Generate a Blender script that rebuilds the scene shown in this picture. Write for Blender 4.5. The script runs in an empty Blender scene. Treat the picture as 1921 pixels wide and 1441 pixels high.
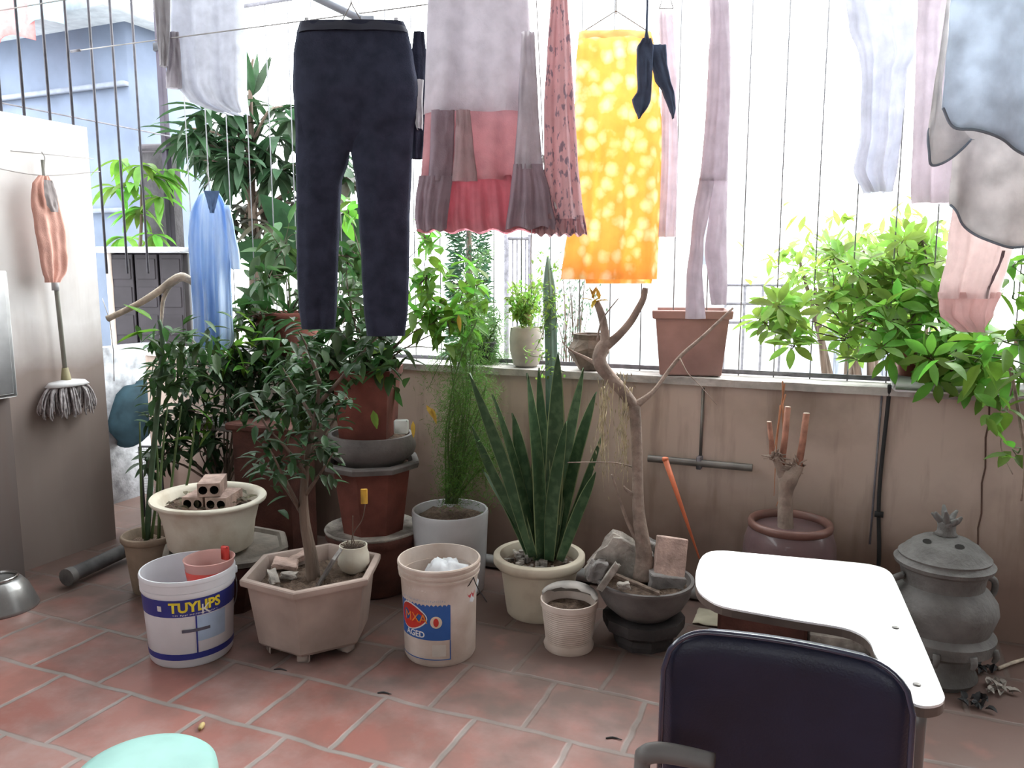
import bpy, math, random
from math import sin, cos, pi, radians, sqrt, atan2
from mathutils import Vector, Matrix, noise

C = bpy.context.scene.collection
SC = bpy.context.scene
RND = random.Random(11)

# ---------------------------------------------------------------- camera
YAW, PITCH, CAMH, FPX = radians(23.0), radians(8.0), 1.31, 1500.0
cam_d = bpy.data.cameras.new('camera'); cam_d.sensor_width = 36.0
cam_d.lens = 36.0 * FPX / 1921.0; cam_d.clip_start = 0.02; cam_d.clip_end = 200
cam = bpy.data.objects.new('camera', cam_d); C.objects.link(cam)
cam.location = (0, 0, CAMH); cam.rotation_euler = (pi/2 - PITCH, 0, YAW)
SC.camera = cam

# ---------------------------------------------------------------- light
world = bpy.data.worlds.new('bright_overcast_sky'); SC.world = world
world.use_nodes = True
wn = world.node_tree; wn.nodes.clear()
wo = wn.nodes.new('ShaderNodeOutputWorld'); wb = wn.nodes.new('ShaderNodeBackground')
wb.inputs['Color'].default_value = (0.93, 0.985, 1.0, 1); wb.inputs['Strength'].default_value = 9.0
wn.links.new(wb.outputs[0], wo.inputs[0])
sun_d = bpy.data.lights.new('sun', 'SUN'); sun_d.energy = 4.0; sun_d.angle = radians(25); sun_d.color = (1, 0.97, 0.9)
sun = bpy.data.objects.new('sun', sun_d); C.objects.link(sun)
# high sun beyond the parapet, a little to the right: it backlights leaves and washing
sun.rotation_euler = Vector((0.35, 0.95, 0.85)).to_track_quat('Z', 'Y').to_euler()
sun.location = (1, 5, 6)
# added fill lamp behind the camera, for light from unseen windows
fl_d = bpy.data.lights.new('rear_fill_light', 'AREA'); fl_d.shape = 'RECTANGLE'; fl_d.size = 3.0; fl_d.size_y = 1.6
fl_d.energy = 6; fl_d.color = (1.0, 0.97, 0.95)
fl = bpy.data.objects.new('rear_fill_light', fl_d); C.objects.link(fl)
fl.location = (0.4, -2.9, 1.9); fl.rotation_euler = (radians(84), 0, radians(8))

vs = SC.view_settings
SC.display_settings.display_device = 'sRGB'
vs.view_transform = 'Standard'; vs.look = 'None'; vs.gamma = 1.0; vs.use_curve_mapping = False
vs.exposure = -0.35
SC.cycles.max_bounces = 7; SC.cycles.transparent_max_bounces = 12

# ---------------------------------------------------------------- helpers
_R = Vector((cos(YAW), sin(YAW), 0)); _F = Vector((-sin(YAW), cos(YAW), 0)); _Z = Vector((0, 0, 1))
_C = cos(PITCH)*_F - sin(PITCH)*_Z; _U = sin(PITCH)*_F + cos(PITCH)*_Z
EYE = Vector((0, 0, CAMH))
def at(u, v, g=None, z=None, x=None, y=None):
    """where the sight line of photo point (u, v) meets a forward distance or a plane of the place"""
    d = _C + _R*((u-960.5)/FPX) - _U*((v-720.5)/FPX)
    if g is not None: t = g/d.dot(_F)
    elif z is not None: t = (z-CAMH)/d.z
    elif x is not None: t = x/d.x
    else: t = y/d.y
    return EYE + d*t
def dep(p): return (Vector(p)-EYE).dot(_C)
def fwd(p): return (Vector(p)-EYE).dot(_F)
def sz(n, p): return n*dep(p)/FPX
def zat(v, p): return at(960.5, v, g=fwd(p)).z      # height seen at photo row v above the spot p

MATS = {}
def mat(name, col, rough=0.75, var=0.12, scale=9.0, bump=0.0, bscale=60.0, metal=0.0, trans=0.0, tcol=None,
        col2=None, streak=False, island=0.0, spec=0.35, lo=0.35, hi=0.7, coat=0.0):
    m = bpy.data.materials.new(name); m.use_nodes = True; nt = m.node_tree; N = nt.nodes; L = nt.links
    b = N['Principled BSDF']; out = N['Material Output']
    b.inputs['Roughness'].default_value = rough; b.inputs['Metallic'].default_value = metal
    b.inputs['Specular IOR Level'].default_value = spec; b.inputs['Coat Weight'].default_value = coat
    tc = N.new('ShaderNodeTexCoord'); src = tc.outputs['Object']
    if streak:
        mp = N.new('ShaderNodeMapping'); mp.inputs['Scale'].default_value = (1, 1, 0.12)
        L.new(src, mp.inputs[0]); src2 = mp.outputs[0]
    else: src2 = src
    nz = N.new('ShaderNodeTexNoise'); nz.inputs['Scale'].default_value = scale; nz.inputs['Detail'].default_value = 5
    L.new(src2, nz.inputs['Vector'])
    mr = N.new('ShaderNodeMapRange'); mr.inputs[1].default_value = lo; mr.inputs[2].default_value = hi
    L.new(nz.outputs['Fac'], mr.inputs[0])
    mx = N.new('ShaderNodeMix'); mx.data_type = 'RGBA'
    c2 = col2 if col2 else tuple(max(0, c*(1-2.2*var)) for c in col)
    c1 = tuple(min(1, c*(1+var*0.5)) for c in col)
    mx.inputs[6].default_value = (*c1, 1); mx.inputs[7].default_value = (*c2, 1)
    L.new(mr.outputs[0], mx.inputs[0]); res = mx.outputs[2]
    if island:
        geo = N.new('ShaderNodeNewGeometry'); hsv = N.new('ShaderNodeHueSaturation')
        m1 = N.new('ShaderNodeMapRange'); m1.inputs[3].default_value = 0.5-0.035*island; m1.inputs[4].default_value = 0.5+0.02*island
        m2 = N.new('ShaderNodeMapRange'); m2.inputs[3].default_value = 1-0.45*island; m2.inputs[4].default_value = 1+0.35*island
        L.new(geo.outputs['Random Per Island'], m1.inputs[0]); L.new(geo.outputs['Random Per Island'], m2.inputs[0])
        L.new(m1.outputs[0], hsv.inputs['Hue']); L.new(m2.outputs[0], hsv.inputs['Value']); L.new(res, hsv.inputs['Color']); res = hsv.outputs[0]
    L.new(res, b.inputs['Base Color'])
    if bump:
        n2 = N.new('ShaderNodeTexNoise'); n2.inputs['Scale'].default_value = bscale; n2.inputs['Detail'].default_value = 4
        L.new(src2, n2.inputs['Vector'])
        bp = N.new('ShaderNodeBump'); bp.inputs['Strength'].default_value = bump; bp.inputs['Distance'].default_value = 0.01
        L.new(n2.outputs['Fac'], bp.inputs['Height']); L.new(bp.outputs[0], b.inputs['Normal'])
    if trans:
        t = N.new('ShaderNodeBsdfTranslucent'); ms = N.new('ShaderNodeMixShader'); ms.inputs[0].default_value = trans
        if tcol:
            hm = N.new('ShaderNodeMix'); hm.data_type = 'RGBA'; hm.blend_type = 'MULTIPLY'; hm.inputs[0].default_value = 1
            L.new(res, hm.inputs[6]); hm.inputs[7].default_value = (*tcol, 1); 
            L.new(hm.outputs[2], t.inputs['Color'])
        else: L.new(res, t.inputs['Color'])
        L.new(b.outputs[0], ms.inputs[1]); L.new(t.outputs[0], ms.inputs[2]); L.new(ms.outputs[0], out.inputs[0])
    MATS[name] = m
    return m

ORG = {}
def org(o): return ORG.get(o.name, Vector((0, 0, 0)))
def tag(o, label, cat, group=None, kind=None):
    if label: o['label'] = label
    if cat: o['category'] = cat
    if group: o['group'] = group
    if kind: o['kind'] = kind
    return o
def thing(name, label, cat, loc, group=None, kind=None):
    o = bpy.data.objects.new(name, None); C.objects.link(o); o.empty_display_size = 0.05
    o.location = loc; ORG[o.name] = Vector(loc)
    return tag(o, label, cat, group, kind)

def catmull(pts, n=5):
    pts = [tuple(p) for p in pts]; out = []
    for i in range(len(pts)-1):
        p0 = pts[max(i-1, 0)]; p1 = pts[i]; p2 = pts[i+1]; p3 = pts[min(i+2, len(pts)-1)]
        for k in range(n):
            t = k/n
            out.append(tuple(0.5*((2*b)+(-a+c)*t+(2*a-5*b+4*c-d)*t*t+(-a+3*b-3*c+d)*t**3) for a, b, c, d in zip(p0, p1, p2, p3)))
    out.append(pts[-1]); return out

class MB:
    def __init__(s): s.v = []; s.f = []; s.m = []
    def add(s, vs_, fs, mi=0):
        b = len(s.v); s.v += [tuple(v) for v in vs_]; s.f += [tuple(i+b for i in f) for f in fs]; s.m += [mi]*len(fs); return s
    def tube(s, pts, r, n=8, mi=0, cap=True, smooth=0):
        """r: number or list per point"""
        if not hasattr(r, '__len__'): r = [r]*len(pts)
        if smooth:
            q = catmull([tuple(p)+(rr,) for p, rr in zip(pts, r)], smooth); pts = [a[:3] for a in q]; r = [max(a[3], 0.0003) for a in q]
        P = [Vector(p) for p in pts]; T = []
        for i in range(len(P)):
            d = P[min(i+1, len(P)-1)]-P[max(i-1, 0)]
            T.append(d.normalized() if d.length > 1e-9 else Vector((0, 0, 1)))
        a = Vector((1, 0, 0)) if abs(T[0].x) < 0.8 else Vector((0, 1, 0))
        nrm = (a - T[0]*a.dot(T[0])).normalized(); vs_ = []
        for i, p in enumerate(P):
            nrm = (nrm - T[i]*nrm.dot(T[i])); nrm = nrm.normalized() if nrm.length > 1e-6 else T[i].orthogonal().normalized()
            b = T[i].cross(nrm)
            for k in range(n):
                w = 2*pi*k/n; vs_.append(p + (nrm*cos(w)+b*sin(w))*r[i])
        fs = [(i*n+k, i*n+(k+1) % n, (i+1)*n+(k+1) % n, (i+1)*n+k) for i in range(len(P)-1) for k in range(n)]
        if cap: fs += [tuple(reversed(range(n))), tuple((len(P)-1)*n+k for k in range(n))]
        return s.add(vs_, fs, mi)
    def lathe(s, prof, loc=(0, 0, 0), n=40, sx=1, sy=1, rot=0, mi=0, wob=0, closed=False, ngon=0, rnd=.12):
        vs_ = []; fs = []; lx, ly, lz = loc
        for j, (r, z) in enumerate(prof):
            for k in range(n):
                w = 2*pi*k/n
                if ngon:
                    h_ = pi/ngon; q_ = cos(h_)/cos((w % (2*h_))-h_); r_ = r*(q_*(1-rnd)+rnd*(cos(h_)+1)/2)
                else: r_ = r
                rr = r_*(1+wob*noise.noise(Vector((cos(w)*1.5, sin(w)*1.5, z*9))))
                x, y = rr*cos(w)*sx, rr*sin(w)*sy
                vs_.append((lx+x*cos(rot)-y*sin(rot), ly+x*sin(rot)+y*cos(rot), lz+z))
        m = len(prof)
        for j in range(m if closed else m-1):
            for k in range(n): fs.append((j*n+k, j*n+(k+1) % n, ((j+1) % m)*n+(k+1) % n, ((j+1) % m)*n+k))
        if not closed:
            fs.append(tuple(reversed(range(n)))); fs.append(tuple((m-1)*n+k for k in range(n)))
        return s.add(vs_, fs, mi)
    def box(s, c, d, rot=None, mi=0, bev=0.0):
        hx, hy, hz = d[0]/2, d[1]/2, d[2]/2
        if bev:
            b = min(bev, hx*.9, hy*.9, hz*.9); vs_ = []; ids = {}
            for sx in (-1, 1):
                for sy in (-1, 1):
                    for sz_ in (-1, 1):
                        ids[(sx, sy, sz_)] = len(vs_)
                        vs_ += [(sx*hx, sy*(hy-b), sz_*(hz-b)), (sx*(hx-b), sy*hy, sz_*(hz-b)), (sx*(hx-b), sy*(hy-b), sz_*hz)]
            I = lambda x, y, z, k: ids[(x, y, z)]+k
            fs = []
            for k, ax in enumerate('xyz'):
                for sg in (-1, 1):
                    cs = [(-1, -1), (1, -1), (1, 1), (-1, 1)]
                    q = []
                    for a, b2 in cs:
                        t = [a, b2]; t.insert(k, sg); q.append(I(*t, k))
                    if (sg < 0) != (k == 1): q.reverse()
                    fs.append(tuple(q))
            for ax in range(3):
                o1, o2 = [i for i in range(3) if i != ax]
                for s1 in (-1, 1):
                    for s2 in (-1, 1):
                        t = [0, 0, 0]; t[o1] = s1; t[o2] = s2
                        A = t[:]; A[ax] = -1; B = t[:]; B[ax] = 1
                        q = [I(*A, o1), I(*B, o1), I(*B, o2), I(*A, o2)]
                        fs.append(tuple(q))
            for k in ids: fs.append((ids[k], ids[k]+1, ids[k]+2))
        else:
            vs_ = [(x*hx, y*hy, z*hz) for x in (-1, 1) for y in (-1, 1) for z in (-1, 1)]
            fs = [(0, 1, 3, 2), (4, 6, 7, 5), (0, 4, 5, 1), (2, 3, 7, 6), (0, 2, 6, 4), (1, 5, 7, 3)]
        M = rot if rot is not None else Matrix.Identity(3)
        if not isinstance(M, Matrix): M = Matrix.Rotation(M, 3, 'Z')
        return s.add([Vector(c)+M@Vector(v) for v in vs_], fs, mi)
    def prism(s, poly, z0, z1, mi=0, inset=0):
        n = len(poly)
        vs_ = [(x, y, z0) for x, y in poly]+[(x, y, z1) for x, y in poly]
        fs = [tuple(reversed(range(n))), tuple(range(n, 2*n))]+[(k, (k+1) % n, n+(k+1) % n, n+k) for k in range(n)]
        return s.add(vs_, fs, mi)
    def leaf(s, p, d, up, L, w, droop=0.3, fold=0.25, n=4, mi=0, shape=0.45, curl=0.0):
        """pointed leaf: centre line n segments, folded along the rib"""
        p = Vector(p); d = Vector(d).normalized(); up = Vector(up)
        side = d.cross(up); side = side.normalized() if side.length > 1e-4 else d.orthogonal().normalized()
        nn = side.cross(d).normalized(); vs_ = []; fs = []
        pos = p.copy(); dirv = d.copy(); st = L/n
        for i in range(n+1):
            t = i/n
            ww = w*0.5*(sin(pi*min(1, t**(shape*1.6 if shape < .6 else 1))))**0.8 if 0 < t < 1 else w*0.03
            vs_ += [pos - side*ww + nn*ww*fold*2, pos, pos + side*ww + nn*ww*fold*2]
            pos = pos + dirv*st
            dirv = (dirv + Vector((0, 0, -droop/n)) - nn*curl/n).normalized(); nn = side.cross(dirv).normalized()
        for i in range(n):
            a = i*3; fs += [(a, a+1, a+4, a+3), (a+1, a+2, a+5, a+4)]
        return s.add(vs_, fs, mi)
    def needle(s, p, d, L, w, mi=0):
        d = Vector(d).normalized(); sd = d.orthogonal().normalized()
        sd = (Matrix.Rotation(RND.random()*6.28, 3, d) @ sd)
        p = Vector(p)
        return s.add([p, p+d*L*.5+sd*w, p+d*L, p+d*L*.5-sd*w], [(0, 1, 2, 3)], mi)
    def build(s, name, m, parent=None, loc=None, smooth=True, auto=None):
        me = bpy.data.meshes.new(name)
        o0 = org(parent) if parent is not None else Vector(loc if loc is not None else (0, 0, 0))
        me.from_pydata([(v[0]-o0.x, v[1]-o0.y, v[2]-o0.z) for v in s.v], [], s.f)
        ms = m if isinstance(m, (list, tuple)) else [m]
        for q in ms: me.materials.append(q)
        me.polygons.foreach_set('material_index', s.m)
        if smooth: me.polygons.foreach_set('use_smooth', [True]*len(s.f))
        me.update()
        if smooth and auto is not None: me.set_sharp_from_angle(angle=radians(auto))
        o = bpy.data.objects.new(name, me); C.objects.link(o)
        if parent is not None: o.parent = parent; ORG[o.name] = o0
        else: o.location = o0; ORG[o.name] = o0
        return o

def copy_tree(o, parent=None):
    c = o.copy(); C.objects.link(c)
    if parent is not None: c.parent = parent
    for ch in o.children: copy_tree(ch, c)
    return c

def soil(mb, loc, r, z, n=28, sx=1, sy=1, rot=0, h=0.008, seed=0, ngon=0):
    lx, ly = loc[0], loc[1]; vs_ = [(lx, ly, z+h)]; fs = []; rings = 6
    for j in range(1, rings+1):
        for k in range(n):
            w = 2*pi*k/n; rr = r*j/rings*(cos(pi/ngon)/cos((w % (2*pi/ngon))-pi/ngon) if ngon else 1); x, y = rr*cos(w)*sx, rr*sin(w)*sy
            zz = z + h*noise.noise(Vector((x*30+seed, y*30, seed)))*2
            if j == rings: zz = z-h
            vs_.append((lx+x*cos(rot)-y*sin(rot), ly+x*sin(rot)+y*cos(rot), zz))
    for k in range(n): fs.append((0, 1+k, 1+(k+1) % n))
    for j in range(rings-1):
        for k in range(n):
            a = 1+j*n; b = a+n; fs.append((a+k, b+k, b+(k+1) % n, a+(k+1) % n))
    mb.add(vs_, fs); return mb

def rv(a=1.0): return Vector((RND.uniform(-a, a), RND.uniform(-a, a), RND.uniform(-a, a)))

def text_on(parent, name, body, size, m, place, depth=0.0006, sx=1.0, bold=0.0):
    """flat lettering as a mesh; place((x, y)) gives the point of the surface it is printed on"""
    cu = bpy.data.curves.new('lettering', 'FONT'); cu.body = body; cu.size = size; cu.align_x = 'CENTER'; cu.align_y = 'CENTER'
    cu.offset = bold; cu.resolution_u = 3
    to = bpy.data.objects.new('lettering', cu); C.objects.link(to)
    bpy.context.view_layer.update()
    me = bpy.data.meshes.new_from_object(to.evaluated_get(bpy.context.evaluated_depsgraph_get()))
    bpy.data.objects.remove(to); bpy.data.curves.remove(cu)
    o0 = org(parent)
    for v in me.vertices:
        q = place(v.co.x*sx, v.co.y); v.co = Vector(q)-o0
    me.materials.clear(); me.materials.append(m)
    o = bpy.data.objects.new(name, me); C.objects.link(o); o.parent = parent; ORG[o.name] = o0
    return o

def strokes(parent, name, W_, H_, n, m, place):
    """print too worn to read: a row of short strokes"""
    mb = MB()
    for i in range(n):
        x = -W_/2+W_*(i+.5)/n; w = W_/n*.32; h0 = H_*RND.uniform(.3, .5); 
        for (x0, x1, y0, y1) in ((x-w, x-w*.3, -h0, h0), (x-w*.3, x+w, RND.choice((-h0, 0, h0*.7)), 0)):
            if abs(y1-y0) < 1e-5: y1 = y0+H_*.2
            if RND.random() < .8: mb.add([place(x0, y0), place(x1, y0), place(x1, y1), place(x0, y1)], [(0, 1, 2, 3)])
    return mb.build(name, m, parent, smooth=False)

# ---------------------------------------------------------------- materials
leafmat = lambda n, c, tr=0.45, tc=None, isl=1.0, rough=0.5: mat(n, c, rough, 0.15, 14, 0.15, 90, trans=tr, tcol=tc, island=isl, spec=0.4)
M_bright = leafmat('leaf_bright_green', (0.13, 0.32, 0.04), 0.5)
M_fresh = leafmat('leaf_fresh_yellow_green', (0.26, 0.46, 0.08), 0.55)
M_deep = leafmat('leaf_deep_green', (0.045, 0.11, 0.03), 0.35)
M_dark = leafmat('leaf_dark_green', (0.035, 0.085, 0.03), 0.25)
M_grey = leafmat('leaf_grey_green', (0.10, 0.17, 0.10), 0.3)
M_brownleaf = leafmat('leaf_dry_brown', (0.16, 0.14, 0.08), 0.3)
M_yel = leafmat('leaf_yellowed', (0.55, 0.36, 0.06), 0.4)
M_conif = leafmat('leaf_conifer', (0.05, 0.12, 0.06), 0.2)
M_snake = mat('snake_leaf', (0.032, 0.07, 0.032), 0.34, 0.3, 30, 0.1, 120, col2=(0.07, 0.125, 0.06), spec=0.5, lo=.45, hi=.6, trans=.12)
M_snake_edge = mat('snake_leaf_edge', (0.20, 0.25, 0.12), 0.4, 0.1)
M_bark = mat('bark', (0.16, 0.115, 0.09), 0.9, 0.25, 25, 0.8, 70, streak=True)
M_bark_pale = mat('bark_pale', (0.30, 0.23, 0.19), 0.85, 0.2, 22, 0.6, 60)
M_stem = mat('green_stem', (0.09, 0.14, 0.05), 0.6, 0.2)
M_dry = mat('dry_wood', (0.55, 0.47, 0.38), 0.8, 0.25, 20, 0.7, 50)
M_soil = mat('soil', (0.075, 0.05, 0.038), 0.95, 0.35, 60, 1.0, 150, col2=(0.18, 0.125, 0.09))
M_terra = mat('terracotta', (0.19, 0.060, 0.045), 0.8, 0.2, 8, 0.25, 90)
M_terra_dark = mat('terracotta_dark', (0.11, 0.042, 0.032), 0.75, 0.25, 8, 0.25, 90)
M_cream = mat('cream_plastic', (0.62, 0.55, 0.44), 0.5, 0.12, 7, 0.05, 60, col2=(0.40, 0.32, 0.24), lo=.5, hi=.85)
M_oval = mat('weathered_cream_pot', (0.62, 0.58, 0.49), 0.6, 0.2, 6, 0.1, 60, col2=(0.36, 0.25, 0.15), lo=.5, hi=.85)
M_pinkpl = mat('faded_planter_plastic', (0.42, 0.33, 0.29), 0.6, 0.15, 5, 0.1, 60)
M_white = mat('white_plastic', (0.74, 0.75, 0.80), 0.4, 0.05, 6)
M_dirtywhite = mat('dirty_white_plastic', (0.60, 0.52, 0.47), 0.5, 0.2, 7, 0.05, 50, col2=(0.42, 0.32, 0.26))
M_glazew = mat('white_glazed_ceramic', (0.60, 0.60, 0.62), 0.25, 0.1, 5, 0, coat=0.3)
M_grey_cer = mat('grey_ceramic', (0.16, 0.145, 0.14), 0.55, 0.2, 8, 0.2, 70)
M_stone = mat('grey_stoneware', (0.145, 0.14, 0.135), 0.7, 0.25, 12, 0.4, 70, col2=(0.09, 0.085, 0.08))
M_purple = mat('purple_brown_glaze', (0.15, 0.095, 0.10), 0.35, 0.15, 5, 0.1, 40, coat=0.25)
M_brown_rim = mat('brown_rim', (0.17, 0.085, 0.07), 0.4, 0.15)
M_brick = mat('brick_clay', (0.50, 0.36, 0.31), 0.9, 0.2, 20, 0.5, 90)
M_hole = mat('dark_hollow', (0.02, 0.018, 0.016), 0.95, 0.1)
M_slate = mat('grey_slate', (0.27, 0.25, 0.24), 0.8, 0.25, 12, 0.6, 60)
M_rock = mat('pale_rock', (0.42, 0.38, 0.34), 0.9, 0.3, 15, 0.8, 50)
M_blue = mat('navy_print', (0.035, 0.045, 0.26), 0.4, 0.08)
M_blue2 = mat('blue_print', (0.03, 0.11, 0.36), 0.45, 0.1)
M_red = mat('red_print', (0.55, 0.04, 0.03), 0.45, 0.1)
M_orangep = mat('orange_print', (0.80, 0.25, 0.04), 0.45, 0.1)
M_yellowp = mat('yellow_print', (0.80, 0.66, 0.05), 0.45, 0.05)
M_whitep = mat('white_print', (0.75, 0.76, 0.76), 0.45, 0.05)
M_greyp = mat('grey_print', (0.10, 0.10, 0.14), 0.45, 0.1)
M_skyp = mat('pale_blue_print', (0.42, 0.56, 0.75), 0.45, 0.1)
M_metal = mat('grey_metal', (0.40, 0.40, 0.40), 0.35, 0.15, 8, 0.05, 60, metal=0.8)
M_dullmetal = mat('dull_tube_metal', (0.22, 0.21, 0.20), 0.45, 0.15, 8, metal=0.5)
M_chrome = mat('bright_metal', (0.6, 0.6, 0.6), 0.25, 0.05, metal=1.0)
M_bar = mat('painted_iron_bar', (0.20, 0.19, 0.22), 0.6, 0.2, 30)
M_wire = mat('wire', (0.30, 0.28, 0.27), 0.5, 0.2)
M_black = mat('black_rubber', (0.03, 0.03, 0.032), 0.6, 0.2)
M_vinyl = mat('navy_vinyl', (0.014, 0.016, 0.038), 0.42, 0.1, 12, 0.12, 260, spec=0.4)
M_lam = mat('white_laminate', (0.90, 0.91, 0.92), 0.16, 0.02, 6, spec=0.8, coat=0.6)
M_ply = mat('edge_brown', (0.13, 0.10, 0.085), 0.6, 0.2)
M_teal = mat('teal_plastic', (0.34, 0.60, 0.56), 0.4, 0.1, 5, 0.03, 40)
M_orange = mat('orange_plastic', (0.62, 0.17, 0.08), 0.5, 0.15)
M_moss = mat('mossy_trim', (0.10, 0.12, 0.06), 0.9, 0.3, 40, 0.8, 100)
# ================================================================ THE SETTING
def struct(name, mb, m, smooth=False, loc=(0, 0, 0)):
    o = mb.build(name, m, None, loc, smooth=smooth); o['kind'] = 'structure'; return o

WY, LEDGE, WX = 3.18, 0.895, -3.30
def tile_floor():
    m = bpy.data.materials.new('terracotta_floor_tiles'); m.use_nodes = True; nt = m.node_tree; N = nt.nodes; L = nt.links
    b = N['Principled BSDF']; tc = N.new('ShaderNodeTexCoord')
    mp = N.new('ShaderNodeMapping'); mp.inputs['Location'].default_value = (1.70, -1.713+0.006, 0)
    L.new(tc.outputs['Object'], mp.inputs[0])
    # wavy joints
    nz = N.new('ShaderNodeTexNoise'); nz.inputs['Scale'].default_value = 5; nz.inputs['Detail'].default_value = 3
    L.new(tc.outputs['Object'], nz.inputs['Vector'])
    vm = N.new('ShaderNodeVectorMath'); vm.operation = 'MULTIPLY_ADD'; L.new(nz.outputs['Color'], vm.inputs[0])
    vm.inputs[1].default_value = (0.03, 0.03, 0); L.new(mp.outputs[0], vm.inputs[2])
    br = N.new('ShaderNodeTexBrick'); br.offset = 0.5; br.squash = 1
    br.inputs['Scale'].default_value = 1; br.inputs['Brick Width'].default_value = 0.30; br.inputs['Row Height'].default_value = 0.295
    br.inputs['Mortar Size'].default_value = 0.012; br.inputs['Mortar Smooth'].default_value = 0.6
    br.inputs['Color1'].default_value = (0.27, 0.105, 0.085, 1); br.inputs['Color2'].default_value = (0.34, 0.15, 0.125, 1)
    br.inputs['Mortar'].default_value = (0.27, 0.24, 0.225, 1); L.new(vm.outputs[0], br.inputs['Vector'])
    # whitish cement bloom and dark grime on the tiles
    n2 = N.new('ShaderNodeTexNoise'); n2.inputs['Scale'].default_value = 3.2; n2.inputs['Detail'].default_value = 8; n2.inputs['Roughness'].default_value = .65
    L.new(tc.outputs['Object'], n2.inputs['Vector'])
    r2 = N.new('ShaderNodeMapRange'); r2.inputs[1].default_value = .44; r2.inputs[2].default_value = .70; r2.inputs[4].default_value = .7; L.new(n2.outputs['Fac'], r2.inputs[0])
    mx = N.new('ShaderNodeMix'); mx.data_type = 'RGBA'; L.new(r2.outputs[0], mx.inputs[0]); L.new(br.outputs['Color'], mx.inputs[6]); mx.inputs[7].default_value = (0.38, 0.285, 0.27, 1)
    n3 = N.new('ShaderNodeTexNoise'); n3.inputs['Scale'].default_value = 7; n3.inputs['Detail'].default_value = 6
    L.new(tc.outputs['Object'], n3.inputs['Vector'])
    # shade of the strip by the wall and pots, painted in through the grime mask
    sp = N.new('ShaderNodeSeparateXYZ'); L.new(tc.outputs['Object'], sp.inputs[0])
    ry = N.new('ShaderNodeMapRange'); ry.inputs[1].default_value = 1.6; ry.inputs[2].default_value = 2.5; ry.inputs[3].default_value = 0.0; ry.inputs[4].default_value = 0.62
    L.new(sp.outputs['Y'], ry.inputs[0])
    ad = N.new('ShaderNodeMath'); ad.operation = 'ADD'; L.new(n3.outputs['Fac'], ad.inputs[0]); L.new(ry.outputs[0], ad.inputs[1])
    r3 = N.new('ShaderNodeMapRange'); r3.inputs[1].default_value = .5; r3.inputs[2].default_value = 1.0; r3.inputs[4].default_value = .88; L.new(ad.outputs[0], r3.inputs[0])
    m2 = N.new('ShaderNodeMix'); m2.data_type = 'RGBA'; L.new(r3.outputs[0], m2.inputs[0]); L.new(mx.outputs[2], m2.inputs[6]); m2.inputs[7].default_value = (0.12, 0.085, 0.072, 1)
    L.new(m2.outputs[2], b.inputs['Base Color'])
    b.inputs['Roughness'].default_value = 0.42; b.inputs['Specular IOR Level'].default_value = 0.45
    rr = N.new('ShaderNodeMapRange'); rr.inputs[3].default_value = .3; rr.inputs[4].default_value = .62; L.new(n3.outputs['Fac'], rr.inputs[0]); L.new(rr.outputs[0], b.inputs['Roughness'])
    bp = N.new('ShaderNodeBump'); bp.inputs['Strength'].default_value = .5; bp.inputs['Distance'].default_value = .004; bp.invert = True
    L.new(br.outputs['Fac'], bp.inputs['Height']); L.new(bp.outputs[0], b.inputs['Normal'])
    return m
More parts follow.
